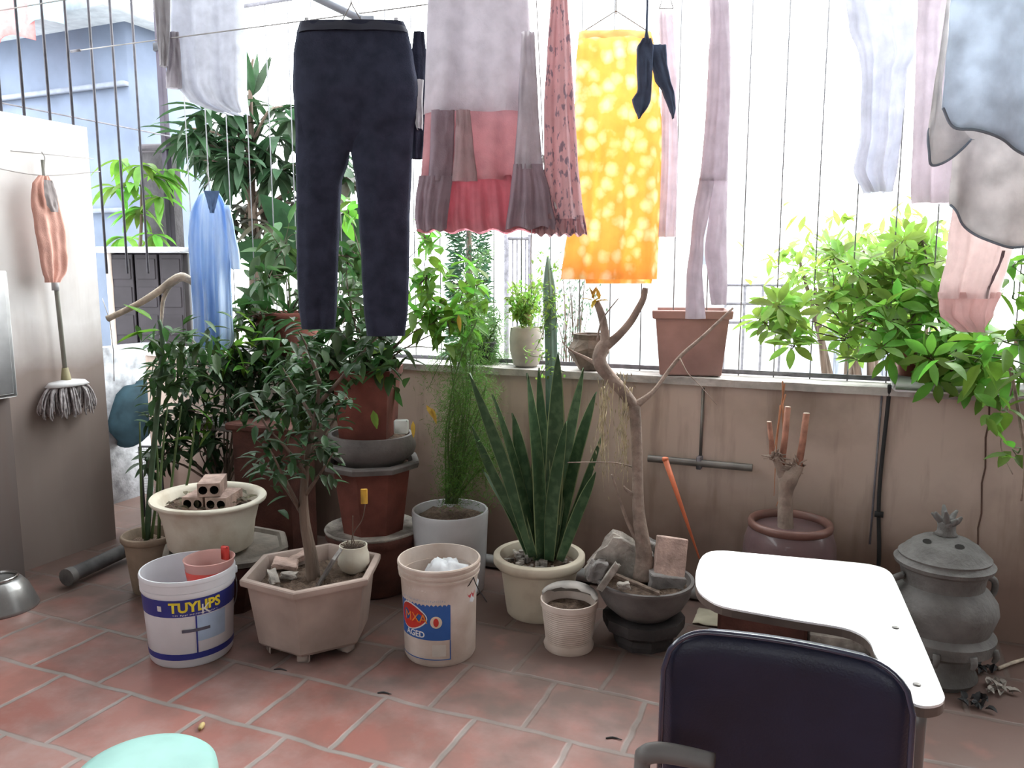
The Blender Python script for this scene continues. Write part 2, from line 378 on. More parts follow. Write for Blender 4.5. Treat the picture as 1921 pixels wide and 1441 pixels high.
def wall_paint(name, top, low, zsplit, streaks=(0.16, 0.10, 0.075), amt=0.6, soft=0.25):
    m = bpy.data.materials.new(name); m.use_nodes = True; nt = m.node_tree; N = nt.nodes; L = nt.links
    b = N['Principled BSDF']; b.inputs['Roughness'].default_value = .8; tc = N.new('ShaderNodeTexCoord')
    sp = N.new('ShaderNodeSeparateXYZ'); L.new(tc.outputs['Object'], sp.inputs[0])
    nz = N.new('ShaderNodeTexNoise'); nz.inputs['Scale'].default_value = 4; nz.inputs['Detail'].default_value = 6; L.new(tc.outputs['Object'], nz.inputs['Vector'])
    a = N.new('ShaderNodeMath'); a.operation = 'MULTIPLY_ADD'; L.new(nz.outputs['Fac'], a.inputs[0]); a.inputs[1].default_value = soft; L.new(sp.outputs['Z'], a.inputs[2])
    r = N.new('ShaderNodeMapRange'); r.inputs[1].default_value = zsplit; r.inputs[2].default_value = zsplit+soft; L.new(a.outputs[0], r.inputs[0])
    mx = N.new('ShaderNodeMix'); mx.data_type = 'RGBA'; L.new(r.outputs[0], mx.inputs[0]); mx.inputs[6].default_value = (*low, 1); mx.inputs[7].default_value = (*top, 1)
    mp = N.new('ShaderNodeMapping'); mp.inputs['Scale'].default_value = (9, 9, 1.3); L.new(tc.outputs['Object'], mp.inputs[0])
    n2 = N.new('ShaderNodeTexNoise'); n2.inputs['Scale'].default_value = 1.6; n2.inputs['Detail'].default_value = 5; L.new(mp.outputs[0], n2.inputs['Vector'])
    r2 = N.new('ShaderNodeMapRange'); r2.inputs[1].default_value = .52; r2.inputs[2].default_value = .8; r2.inputs[4].default_value = amt; L.new(n2.outputs['Fac'], r2.inputs[0])
    m2 = N.new('ShaderNodeMix'); m2.data_type = 'RGBA'; L.new(r2.outputs[0], m2.inputs[0]); L.new(mx.outputs[2], m2.inputs[6]); m2.inputs[7].default_value = (*streaks, 1)
    n4 = N.new('ShaderNodeTexNoise'); n4.inputs['Scale'].default_value = 2.3; n4.inputs['Detail'].default_value = 7; L.new(tc.outputs['Object'], n4.inputs['Vector'])
    r4 = N.new('ShaderNodeMapRange'); r4.inputs[1].default_value = .5; r4.inputs[2].default_value = .75; r4.inputs[4].default_value = amt*.85; L.new(n4.outputs['Fac'], r4.inputs[0])
    m4 = N.new('ShaderNodeMix'); m4.data_type = 'RGBA'; L.new(r4.outputs[0], m4.inputs[0]); L.new(m2.outputs[2], m4.inputs[6]); m4.inputs[7].default_value = (*[c*.6 for c in low], 1)
    L.new(m4.outputs[2], b.inputs['Base Color'])
    bp = N.new('ShaderNodeBump'); bp.inputs['Strength'].default_value = .25; bp.inputs['Distance'].default_value = .01; L.new(n4.outputs['Fac'], bp.inputs['Height']); L.new(bp.outputs[0], b.inputs['Normal'])
    return m
M_wall = wall_paint('stained_beige_render', (0.54, 0.43, 0.37), (0.23, 0.155, 0.125), 0.40, amt=.75, soft=.35)  # stains; the darker lower tone also paints in shade behind the pots
M_lwall = wall_paint('white_over_beige_render', (0.68, 0.655, 0.65), (0.27, 0.215, 0.195), 0.98, streaks=(0.33, 0.28, 0.25), amt=.35)  # fades from white to a darker beige towards the floor
M_pil = wall_paint('grey_beige_render', (0.36, 0.31, 0.30), (0.16, 0.13, 0.12), 0.9, amt=.4)  # darker than the left wall, painting in the shaded look of the pilaster
M_ledge = mat('cement_ledge', (0.55, 0.52, 0.50), 0.85, 0.2, 12, 0.5, 60)
M_ceil = mat('ceiling_paint', (0.45, 0.44, 0.43), 0.9, 0.05)
M_out = mat('neighbour_wall', (0.55, 0.60, 0.70), 0.9, 0.12, 3)
M_ground = mat('yard_concrete', (0.45, 0.45, 0.42), 0.9, 0.15, 3)

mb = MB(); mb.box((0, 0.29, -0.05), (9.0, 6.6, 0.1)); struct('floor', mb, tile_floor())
# parapet with its cement coping
mb = MB(); mb.box((-0.55, WY+0.09, (LEDGE-0.03)/2), (5.9, 0.18, LEDGE-0.03)); struct('wall_back', mb, M_wall)
mb = MB()
xs = [-3.5+0.1*i for i in range(60)]
vs_ = []; fs = []
for i, x in enumerate(xs):
    e = 0.006*noise.noise(Vector((x*9, 0, 0))); e2 = 0.006*noise.noise(Vector((x*9, 5, 0)))
    vs_ += [(x, WY-0.022+e, LEDGE-0.03), (x, WY-0.026+e, LEDGE+e2), (x, WY+0.22, LEDGE+e2*.5), (x, WY+0.22, LEDGE-0.03)]
for i in range(len(xs)-1):
    for k in range(4): fs.append((i*4+k, i*4+(k+1) % 4, (i+1)*4+(k+1) % 4, (i+1)*4+k))
fs += [(3, 2, 1, 0), tuple(len(vs_)-4+k for k in range(4))]
mb.add(vs_, fs); struct('trim_1', mb, M_ledge)
# left wall with its stub end, and the pilaster nearer the camera
mb = MB(); mb.box((WX-0.06, -0.22, 0.985), (0.12, 5.94, 1.97)); struct('wall_left', mb, M_lwall)
p0 = at(62, 1090, z=0)
mb = MB(); mb.box((WX+0.045, (p0.y-3.0)/2, 0.995), (0.09, p0.y+3.0, 1.99)); struct('trim_2', mb, M_pil)
# unseen roof and rear wall; roof reach and window opening shaped for the light
mb = MB(); mb.box((-.45, -0.15, 2.95), (5.9, 6.0, 0.12)); struct('ceiling', mb, M_ceil)
M_inner = mat('inner_wall_paint', (0.30, 0.27, 0.25), 0.85, 0.08)
mb = MB(); mb.box((-2.1, -3.05, 1.45), (2.6, 0.12, 2.9)); mb.box((1.75, -3.05, 1.45), (1.5, 0.12, 2.9)); mb.box((.1, -3.05, 0.75), (1.8, 0.12, 1.5)); mb.box((.1, -3.05, 2.6), (1.8, 0.12, 0.6))
struct('wall_front', mb, M_inner)
mb = MB(); mb.box((2.46, 0.0, 1.45), (0.12, 6.3, 2.9)); struct('wall_right', mb, M_inner)

# everything beyond: yard
mb = MB(); mb.box((0, 14, -0.6), (50, 21.6, 0.2)); struct('yard_ground', mb, M_ground)

# ================================================================ GRILLES
M_dbar = mat('dark_iron_bar', (0.06, 0.055, 0.07), 0.6, 0.2, 30)
M_pbar = mat('glare_pale_bar', (0.26, 0.26, 0.28), 0.5, 0.15, 30)  # paler than the side bars to imitate glare against the sky
def grille(name, label, a, b, z0, z1, n, rails, gap0=0, skip=(), bars=None):
    A = Vector(a); B = Vector(b); t = thing(name, label, 'window grille', (A.x, A.y, z0))
    fr = [i/n for i in range(n+1)] if bars is None else bars
    for f in fr:
        p = A.lerp(B, f)
        m = MB(); m.tube([(p.x, p.y, z0), (p.x, p.y, z1)], 0.0027, 6); m.build('bar', M_pbar, t)
    for z in rails:
        m = MB(); m.box(((A.x+B.x)/2, (A.y+B.y)/2, z), (max(abs(B.x-A.x), 0.018), max(abs(B.y-A.y), 0.006), 0.018)); m.build('rail', M_bar, t)
    return t
gy = WY+0.12
bx = [at(u, 700, y=gy).x for u in (1040, 1183, 1409, 1472, 1533, 1596)]
x0 = -3.3
step = 0.135
bars = [0.0]
xx = at(1663, 700, y=gy).x
allx = []
q = xx
while q > x0+0.05: allx.append(q); q -= step
q = xx+step
while q < 1.4: allx.append(q); q += step
grille('window_grille', 'long iron bar grille standing on the parapet ledge behind the plants', (x0, gy, 0), (1.4, gy, 0), LEDGE, 2.75, 1,
       (LEDGE+0.015, 2.6), bars=[(x-x0)/(1.4-x0) for x in allx])
gl = []
for u in (4, 47, 95, 138, 182, 222, 262): gl.append(at(u, 120, x=WX).y)
ys = sorted(gl)
while ys[0] > 0.6: ys.insert(0, ys[0]-0.135)
ya, yb = ys[0], WY+0.1
gr2 = thing('window_grille', 'iron bar grille rising above the whitewashed left wall', 'window grille', (WX-0.03, ya, 1.97))
for y in ys:
    z0 = 1.97 if y < 2.74 else 1.30
    m = MB(); m.tube([(WX-0.03, y, z0), (WX-0.03, y, 2.75)], 0.0062, 6); m.build('bar', M_dbar, gr2)
for z in (2.01, 2.72):
    m = MB(); m.box((WX-0.03, (ya+yb)/2, z), (0.005, yb-ya, 0.006)); m.build('rail', M_bar, gr2)
pp = at(307, 200, y=3.95)
t = thing('corner_post', 'dark upright post outside beyond the left end of the parapet, between two hanging clothes', 'post', (pp.x, 3.95, -.5))
m = MB(); m.box((pp.x, 3.95, 1.25), (0.042, 0.042, 3.5), bev=.004); m.build('shaft', mat('dark_post_paint', (0.05, 0.04, 0.06), .7), t)
zc_ = at(307, 88, y=3.95).z; m = MB(); m.box((pp.x, 3.95, zc_), (0.07, 0.06, 0.05), bev=.006); m.build('collar', mat('blackish_iron', (.04, .04, .05), .6), t)
# thick downpipe/cable on the back wall
p = at(1666, 760, y=WY-0.02)
t = thing('wall_cable', 'thin dark cable running straight down the beige wall from the ledge corner', 'cable', (p.x, WY-0.012, 0))
m = MB(); m.tube([(p.x, WY-0.035, LEDGE+.01), (p.x, WY-0.012, LEDGE-.06), (p.x-.01, WY-0.010, 0.5), (p.x+.004, WY-.010, 0.25), (p.x, WY-0.010, 0.02)], 0.007, 8, smooth=4); m.build('cable_run', M_black, t)
m = MB(); m.box((p.x-.006, WY-.012, .42), (.03, .012, .02)); m.build('clip', M_black, t)
m = MB(); m.tube([(p.x-.022, WY-0.006, LEDGE-.03), (p.x-.03, WY-0.006, .3)], .0035, 6); m.build('thin_wire', M_bar, t)
# horizontal grey tube fixed to the wall
a = at(1216, 860, y=WY-.03); b = at(1412, 866, y=WY-.03)
t = thing('wall_pipe', 'short level grey metal tube fixed across the beige wall', 'pipe', (a.x, WY-.03, a.z))
m = MB(); m.tube([(a.x, WY-.03, a.z), (b.x, WY-.03, a.z)], .015, 12); m.build('tube', M_dullmetal, t, smooth=True, auto=40)
for f in (.5,):
    x = a.x+(b.x-a.x)*f; m = MB(); m.box((x, WY-.02, a.z), (.02, .045, .05), bev=.003); m.build('bracket', M_bar, t)
m = MB(); xx = a.x+(b.x-a.x)*.5; m.tube([(xx, WY-.006, a.z), (xx+.003, WY-.006, LEDGE-.04)], .006, 6); m.build('upright_rod', M_dullmetal, t)

a = at(1853, 800, y=WY-.004); t = thing('wall_crack_strip', 'thin dark cracked filler line running down the wall at the right', 'strip', (a.x, WY-.002, .3))
m = MB(); m.tube([(a.x+.004*sin(i*2.1), WY-.001, LEDGE-.05-.055*i) for i in range(13)], .003, 5); m.build('filler_line', mat('dark_filler', (.12, .07, .055), .9), t)
# ================================================================ POTS AND BUCKETS ON THE FLOOR
def dims(u, vb, rim_px, vr, base_px, zb=0.0, L=None):
    L = Vector(L) if L is not None else at(u, vb, z=zb)
    zr = zat(vr, L); R = Vector((L.x, L.y, zr))
    return L, zr-L.z, sz(rim_px, R), sz(base_px, L)
def pot_profile(h, r, rb, lip=0.02, liph=0.035, t=0.006, soild=0.04, belly=0.0, foot=0.0):
    o = []
    if foot: o += [(rb*.97, 0), (rb*.97, foot), (rb, foot)]
    else: o += [(rb*.96, 0), (rb, 0.006)]
    hb = h-liph; n = 6
    for i in range(1, n+1):
        q = i/n; o.append((rb+(r-lip-rb)*q+belly*sin(pi*q), foot+(hb-foot)*q))
    o += [(r-lip*.4, hb+.002), (r, hb+liph*.35), (r, h-.004), (r-.004, h), (r-max(t, lip*.9), h), (r-lip-t, h-liph*.6)]
    hs = h-soild-.01
    q = max(0, (hs-foot)/(hb-foot)); o.append((max(rb+(r-lip-rb)*q+belly*sin(pi*min(q, 1))-t, .01), hs))
    return o

def simple_pot(t, L, h, r, rb, m, n=44, soild=.035, wob=0, **k):
    mb = MB(); mb.lathe(pot_profile(h, r, rb, soild=soild, **k), L, n, wob=wob); o = mb.build('pot', m, t, auto=50)
    lip = k.get('lip', .02)
    s = MB(); soil(s, L, r-lip-.005, L.z+h-soild, seed=L.x*3); s.build('soil', M_soil, t)
    return o

# --- white paint bucket with the blue band
L, h, r, rb = dims(361, 1220, 85, 1062, 73)
t = thing('paint_bucket', 'white paint bucket with dark blue bands, yellow lettering and a pink cup inside', 'bucket', L)
mb = MB(); mb.lathe([(rb*.95, 0), (rb, .01), (r*.955, h*.80), (r*.955, h*.815), (r*.985, h*.82), (r*.985, h*.86), (r*.97, h*.865), (r*.99, h*.87), (r*.99, h*.95), (r, h*.955), (r, h-.006), (r*.985, h), (r*.955, h), (r*.945, h-.02), (rb*.96, .012), (.01, .01)], L, 56)
mb.build('pail', M_white, t, auto=35)
def rad(z): return (rb+(r*.955-rb)*((z-.01)/(h*.80-.01)))
def band(t, L, name, z0, z1, a0, a1, m, radf, off=.0012, n=26, parent=None):
    vs_ = []; fs = []
    for i in range(n+1):
        a = a0+(a1-a0)*i/n
        for z in (z0, z1): vs_.append((L.x+(radf(z)+off)*sin(a), L.y-(radf(z)+off)*cos(a), L.z+z))
    for i in range(n): fs.append((2*i, 2*i+2, 2*i+3, 2*i+1))
    b = MB(); b.add(vs_, fs); return b.build(name, m, parent or t)
CA = atan2(L.x, L.y)                 # the side of a round thing that faces the viewer
def face(L): return -atan2(L.x, L.y)*-1
fa = atan2(-L.x, L.y)*1.0
# angle 0 faces -Y; the viewer stands towards +X of it, so the print is turned
va = atan2(-L.x, L.y)
band(t, L, 'blue_band', h*.60, h*.795, va-2.2, va+2.2, M_blue, rad)
band(t, L, 'lower_blue_band', h*.10, h*.17, va-2.0, va+2.0, M_blue, rad)
band(t, L, 'pale_blue_print', h*.30, h*.59, va+.12, va+.85, M_skyp, rad)
band(t, L, 'wall_corner_print', h*.17, h*.60, va+.10, va+.135, M_blue, rad, off=.002)
band(t, L, 'grey_bar_print', h*.42, h*.455, va-.20, va+.42, M_greyp, rad, off=.003)
band(t, L, 'round_emblem', h*.67, h*.73, va-.72, va-.62, M_whitep, rad, off=.003)
def cyl(L, radf, z, a, off):
    def f(x, y):
        rr = radf(z+y)+off; w = a+x/rr
        return (L.x+rr*sin(w), L.y-rr*cos(w), L.z+z+y)
    return f
text_on(t, 'yellow_lettering', 'TUYLIPS', .047, M_yellowp, cyl(L, rad, h*.705, va+.12, .003), sx=1.0, bold=.0018)
strokes(t, 'small_illegible_print', .15, .007, 30, M_whitep, cyl(L, rad, h*.625, va+.12, .003))
text_on(t, 'white_letter', 'K', .05, M_whitep, cyl(L, rad, h*.66, va+.33, .0045))
for sd in (1,):
    a = va+1.75; q = Vector((L.x+r*.99*sin(a), L.y-r*.99*cos(a), L.z+h*.86))
    mb = MB(); mb.box(q, (.02, .02, .028), bev=.004); e = mb.build('handle_ear', M_white, t)
    mb = MB(); mb.tube([q, q+Vector((.018, -.01, -.05)), q+Vector((.016, -.015, -.10)), q+Vector((.0, -.02, -.14))], .002, 6, smooth=4); mb.build('wire_handle', M_wire, t)
PB = (L, h, r, rb)
# pink cup of reddish liquid leaning in the bucket
c = L+Vector((.055, .045, h-.135)); M_pinkcup = mat('pink_cup_plastic', (0.78, 0.50, 0.46), .3, .05, trans=.35)
t = thing('plastic_cup', 'pale pink plastic cup with a red stripe leaning inside the blue and white paint bucket', 'cup', c)
mb = MB(); mb.lathe([(.058, 0), (.062, .005), (.083, .155), (.086, .158), (.083, .16), (.079, .155), (.056, .01), (.01, .008)], c, 32); mb.build('cup', M_pinkcup, t, auto=50)
mb = MB(); mb.lathe([(.0735, .078), (.0805, .125)], c, 32); mb.f = mb.f[:-2]; mb.m = mb.m[:-2]; mb.build('red_band', mat('red_liquid', (0.75, 0.09, 0.07), .4, .1), t)
mb = MB(); mb.box(c+Vector((.018, .058, .158)), (.032, .016, .05), bev=.004); mb.build('red_tab', M_red, t)

# --- blue labelled bucket
L, h, r, rb = dims(826, 1221, 78, 1045, 66)
t = thing('plaster_bucket', 'dirty pinkish white bucket with a blue label holding a crumpled white bag', 'bucket', L)
mb = MB(); mb.lathe([(rb*.95, 0), (rb, .012), (r*.90, h*.84), (r*.90, h*.85), (r*.97, h*.855), (r*.975, h*.875), (r*.955, h*.88), (r*.955, h*.90), (r*.99, h*.905), (r*.99, h*.93), (r*.965, h*.935), (r*.97, h*.96), (r, h*.965), (r, h-.004), (r*.98, h), (r*.95, h), (r*.94, h-.02), (rb*.95, .015), (.01, .012)], L, 56)
mb.build('pail', M_dirtywhite, t, auto=35)
def rad2(z, rb=rb, r=r, h=h): return rb+(r*.90-rb)*((z-.012)/(h*.84-.012))
va = atan2(-L.x, L.y)
band(t, L, 'blue_label', h*.285, h*.76, va-1.35, va+.28, M_blue2, rad2)
band(t, L, 'label_panel', h*.085, h*.285, va-1.35, va+.28, M_dirtywhite, rad2)
for z0, z1, a0, a1 in ((.08, .09, -1.35, .28), (.08, .285, .255, .28)):
    band(t, L, 'label_border', h*z0, h*z1, va+a0, va+a1, M_blue2, rad2, off=.0022)
band(t, L, 'white_box_print', h*.12, h*.24, va-.22, va+.15, mat('cream_print', (.62, .56, .50), .5), rad2, off=.002)
def patch(t, L, name, z, a, rx, rz, m, radf, off, drop=0):
    vs_ = []; c0 = cyl(L, radf, z, a, off)
    vs_.append(c0(0, 0)); n = 24
    for k in range(n):
        w = 2*pi*k/n; vs_.append(c0(rx*cos(w), rz*sin(w)*(1-drop*cos(w)*0.6)))
    b = MB(); b.add(vs_, [(0, 1+k, 1+(k+1) % n) for k in range(n)]); return b.build(name, m, t)
patch(t, L, 'white_oval_outline', h*.505, va-.80, .060, .046, M_whitep, rad2, .002, .5)
patch(t, L, 'red_oval', h*.505, va-.81, .056, .042, M_red, rad2, .003, .5)
text_on(t, 'red_oval_lettering', 'MXA', .045, M_orangep, cyl(L, rad2, h*.50, va-.70, .004))
patch(t, L, 'round_print', h*.475, va-.10, .020, .021, mat('cream_disc_print', (.75, .62, .48), .5), rad2, .003)
patch(t, L, 'drop_print', h*.475, va-.10, .009, .015, M_red, rad2, .0042)
text_on(t, 'white_lettering', 'AGED', .03, M_whitep, cyl(L, rad2, h*.335, va-.72, .003), bold=.0006)
strokes(t, 'illegible_label_print', .17, .010, 26, mat('pale_label_print', (.40, .45, .55), .5), cyl(L, rad2, h*.69, va-.50, .004))
strokes(t, 'worn_white_print', .17, .020, 13, mat('faded_white_print', (.68, .62, .58), .5), cyl(L, rad2, h*.805, va-.55, .003))
patch(t, L, 'red_side_mark', h*.70, va+.98, .022, .019, mat('faded_red_print', (.50, .07, .08), .5), rad2, .002, -.5)
a = va+.95; q = Vector((L.x+r*.98*sin(a), L.y-r*.98*cos(a), L.z+h*.87))
mb = MB(); mb.tube([q, q+Vector((-.015, -.02, -.03)), q+Vector((-.05, -.015, -.005))], .0015, 5, smooth=3)
mb.tube([q, q+Vector((.02, -.01, -.03)), q+Vector((.05, 0, -.08))], .0018, 5, smooth=3); mb.build('wire_handle', M_black, t)
c = L+Vector((.025, .01, h-.10))
vs_ = []; fs = []; n = 26; rg = 12
for j in range(rg+1):
    for k in range(n):
        ph = pi*.55*j/rg; w = 2*pi*k/n; p = Vector((sin(ph)*cos(w), sin(ph)*sin(w), cos(ph)))
        q = 1+.28*noise.noise(p*2.6)+.18*abs(noise.noise(p*6)); vs_.append(c+Vector((p.x*.095*q, p.y*.085*q, p.z*.095*q-.015)))
for j in range(rg):
    for k in range(n): fs.append((j*n+k, (j+1)*n+k, (j+1)*n+(k+1) % n, j*n+(k+1) % n))
mb = MB(); mb.add(vs_, fs); o = mb.build('plastic_bag', mat('thin_white_plastic', (.80, .82, .86), .3, .04, trans=.3), None, c)
tag(o, 'crumpled white plastic bag stuffed inside the bucket with the blue label', 'bag')

# --- elongated hexagonal planter
L = at(592, 1188, z=0.03); zr = zat(1062, L); h = zr-L.z; R = sz(134, (L.x, L.y, zr)); RB = sz(96, L)
t = thing('hexagonal_planter', 'large faded pinkish six-sided plastic planter on short feet, holding a small tree', 'planter', (L.x, L.y, 0))
ang = radians(53); HX = (L, h, R)
mb = MB(); sy = .96
RB *= 1.08; mb.lathe([(RB*.94, 0), (RB, .012), (R*.90, h-.035), (R*.91, h-.026), (R*.99, h-.024), (R, h-.016), (R, h-.004), (R*.985, h), (R*.91, h), (R*.885, h-.008), (R*.86, h-.05), (RB*1.05, h*.45)], L, 96, ngon=6, rot=ang, sy=sy, rnd=.03)
o = mb.build('planter_body', M_pinkpl, t, auto=28)
for k in range(6):
    w = ang+2*pi*k/6; x, y = cos(2*pi*k/6)*RB*.72, sin(2*pi*k/6)*RB*.72*sy
    mb = MB(); mb.box((L.x+x*cos(ang)-y*sin(ang), L.y+x*sin(ang)+y*cos(ang), .018), (.055, .045, .036), rot=w, bev=.006); mb.build('foot', M_pinkpl, t)
s = MB(); soil(s, L, R*.865, L.z+h-.045, n=48, sy=sy, rot=ang, seed=4, h=.012, ngon=6); s.build('soil', M_soil, t)
# small tree rooted in it
SL = at(585, 1085, z=L.z+h-.05); SL.x, SL.y = L.x+.0, L.y+.0
tr = MB(); base = Vector((L.x-.005, L.y, L.z+h-.06))
G0 = fwd(base)
def onp(u, v, dg=0, base=base): return at(u, v, g=fwd(base)+dg)
trunk = [onp(588, 1090), onp(583, 1040), onp(572, 980), onp(570, 920), onp(578, 850), onp(592, 780), onp(600, 710)]
tr.tube(trunk, [.026, .022, .018, .014, .011, .008, .005], 10, smooth=4)
brs = [[onp(573, 975), onp(545, 930, .02), onp(515, 890, .03), onp(480, 860, .05)], [onp(572, 930), onp(600, 890, -.05), onp(625, 850, -.08)],
       [onp(574, 890), onp(545, 850, -.06), onp(500, 800, -.1), onp(470, 740, -.1)], [onp(580, 850), onp(620, 800, .06), onp(650, 740, .1)],
       [onp(590, 790), onp(560, 740, .05), onp(530, 690, .06)], [onp(560, 950), onp(530, 890, -.1), onp(505, 840, -.14)],
       [onp(596, 760), onp(640, 710, -.05), onp(690, 650, -.05), onp(720, 625)], [onp(600, 720), onp(580, 660), onp(560, 620)]]
for b in brs: tr.tube(b, [.009, .006, .004, .002][:len(b)] if len(b) == 4 else [.008, .005, .002], 6, smooth=3)
tr.build('trunk', M_bark, t)
lf = MB()
for b in brs+[trunk[3:]]:
    q = catmull([tuple(x) for x in b], 7)
    for i, p in enumerate(q):
        if i < len(q)*.3: continue
        for k in range(3):
            if p[2] < base.z+.42 and RND.random() < .72: continue
            p2 = Vector(p)+rv(.05); d = rv(); d.z = d.z*.5-.15
            lf.leaf(p2, d, (0, 0, 1), RND.uniform(.05, .085), RND.uniform(.02, .03), .5, .2, 4)
lf.build('foliage', M_dark, t)
# rubble lying on the soil
def chunk(name, label, cat, p, d, m, rot=(0, 0, 0), seed=0, am=.12, grp=None, n=3):
    """broken lump: box subdivided and roughened"""
    import bmesh
    bm = bmesh.new(); bmesh.ops.create_cube(bm, size=1.0); bmesh.ops.subdivide_edges(bm, edges=bm.edges[:], cuts=n, use_grid_fill=True)
    M = Matrix.Rotation(rot[2], 3, 'Z')@Matrix.Rotation(rot[1], 3, 'Y')@Matrix.Rotation(rot[0], 3, 'X')
    for v in bm.verts:
        c = v.co.copy(); q = 1+am*noise.noise(c*3+Vector((seed, 0, 0)))*2; v.co = M@Vector((c.x*d[0]*q, c.y*d[1]*q, c.z*d[2]*q))
    me = bpy.data.meshes.new(name); bm.to_mesh(me); bm.free(); me.materials.append(m)
    o = bpy.data.objects.new(name, me); C.objects.link(o); o.location = p; ORG[o.name] = Vector(p)
    mo = o.modifiers.new('b', 'BEVEL'); mo.width = .003; mo.limit_method = 'ANGLE'
    return tag(o, label, cat, grp)
zs = L.z+h-.045
def onz(u, v, z): return at(u, v, z=z)
chunk('brick_shard', 'flat pink brick shard on the soil of the six-sided planter, left of the tree', 'brick', onz(535, 1058, zs+.02), (.085, .06, .022), M_brick, (.15, .2, .5), 1)
chunk('brick_shard', 'pinkish brick shard at the back rim of the six-sided planter', 'brick', onz(560, 1045, zs+.022), (.07, .05, .025), M_brick, (.1, -.3, 1.1), 2)
chunk('pale_stone', 'whitish bone-shaped stone at the left rim of the six-sided planter', 'stone', onz(513, 1085, zs+.02), (.085, .028, .025), M_rock, (0, .25, -.7), 3, .25)
chunk('pale_stone', 'small pale stone beside the bone-shaped one in the six-sided planter', 'stone', onz(542, 1080, zs+.015), (.05, .03, .02), M_rock, (0, .1, .4), 7, .25)
chunk('slate_piece', 'thin grey slate leaning upright beside the small white pot in the planter', 'slate', onz(617, 1066, zs+.055), (.012, .09, .13), M_slate, (.1, .55, .35), 5, .04)
# little round pot standing in the planter
q = onz(664, 1072, zs); hh = zat(1022, q)-zs; rr = sz(29, q)
t = thing('small_round_pot', 'small off-white rounded pot standing inside the six-sided planter', 'pot', q)
mb = MB(); mb.lathe([(rr*.55, 0), (rr*.8, .01), (rr*1.02, hh*.35), (rr*1.0, hh*.65), (rr*.9, hh*.82), (rr*.9, hh), (rr*.84, hh), (rr*.82, hh*.8), (.01, hh*.78)], q, 28); mb.build('pot', M_oval, t, auto=50)
mb = MB(); soil(mb, q, rr*.83, q.z+hh*.86, n=18, h=.008); mb.build('soil', M_soil, t)
mb = MB(); Lq = q+Vector((.02, 0, hh*.85))
mb.tube([Lq, Lq+Vector((-.02, .0, .05)), Lq+Vector((.015, .01, .11)), Lq+Vector((.03, .01, .17))], .0018, 5, smooth=4)
mb.tube([Lq+Vector((-.03, 0, 0)), Lq+Vector((-.02, .0, .07)), Lq+Vector((-.025, .01, .12))], .0016, 5, smooth=4)
for i in range(60): mb.tube([Lq+Vector((RND.uniform(-.055, .02), RND.uniform(-.03, .03), -.01)), Lq+Vector((RND.uniform(-.06, .03), RND.uniform(-.03, .03), .02))], .0012, 4)
mb.build('dry_sprigs', M_bark, t)
mb = MB(); pq = Lq+Vector((.032, -.0, .20)); mb.box(pq, (.024, .008, .055), rot=.4, bev=.002); o = mb.build('price_tag', mat('orange_tag', (.75, .42, .05), .6), t)

# --- oval pot with bricks on slab and hidden red pot
g = 3.05; pr = at(391, 930, g=g); R = sz(113, pr); rb_ = sz(82, pr)
hb = at(391, 1022, g=g).z
t = thing('wide_cream_pot', 'wide cream pot with a stained thick rim, holding hollow bricks', 'pot', (pr.x, pr.y, hb))
L = Vector((pr.x, pr.y, hb)); h = pr.z-hb
mb = MB(); mb.lathe([(rb_*.95, 0), (rb_, .008), (rb_*1.08, h*.5), (R*.86, h*.82), (R*.9, h*.9), (R*.985, h*.93), (R, h*.97), (R*.985, h), (R*.88, h), (R*.84, h*.93), (rb_*1.0, h*.6), (rb_*.95, h*.5)], L, 56, sy=.9, rot=-.3)
mb.build('pot', M_oval, t, auto=60)
mb = MB(); soil(mb, L, R*.84, L.z+h*.80, n=36, sy=.9, rot=-.3, h=.012, seed=2); mb.build('soil', M_soil, t)
mb = MB()
for i in range(46):
    w = RND.random()*6.28; rr = R*.78*sqrt(RND.random()); mb.leaf((L.x+rr*cos(w), L.y+rr*.9*sin(w), L.z+h*.82+.012), (RND.uniform(-1, 1), RND.uniform(-1, 1), .25), (0, 0, 1), .045, .02, .4, .3, 3)
mb.build('dry_leaf_litter', M_brownleaf, t)
zs = L.z+h*.82
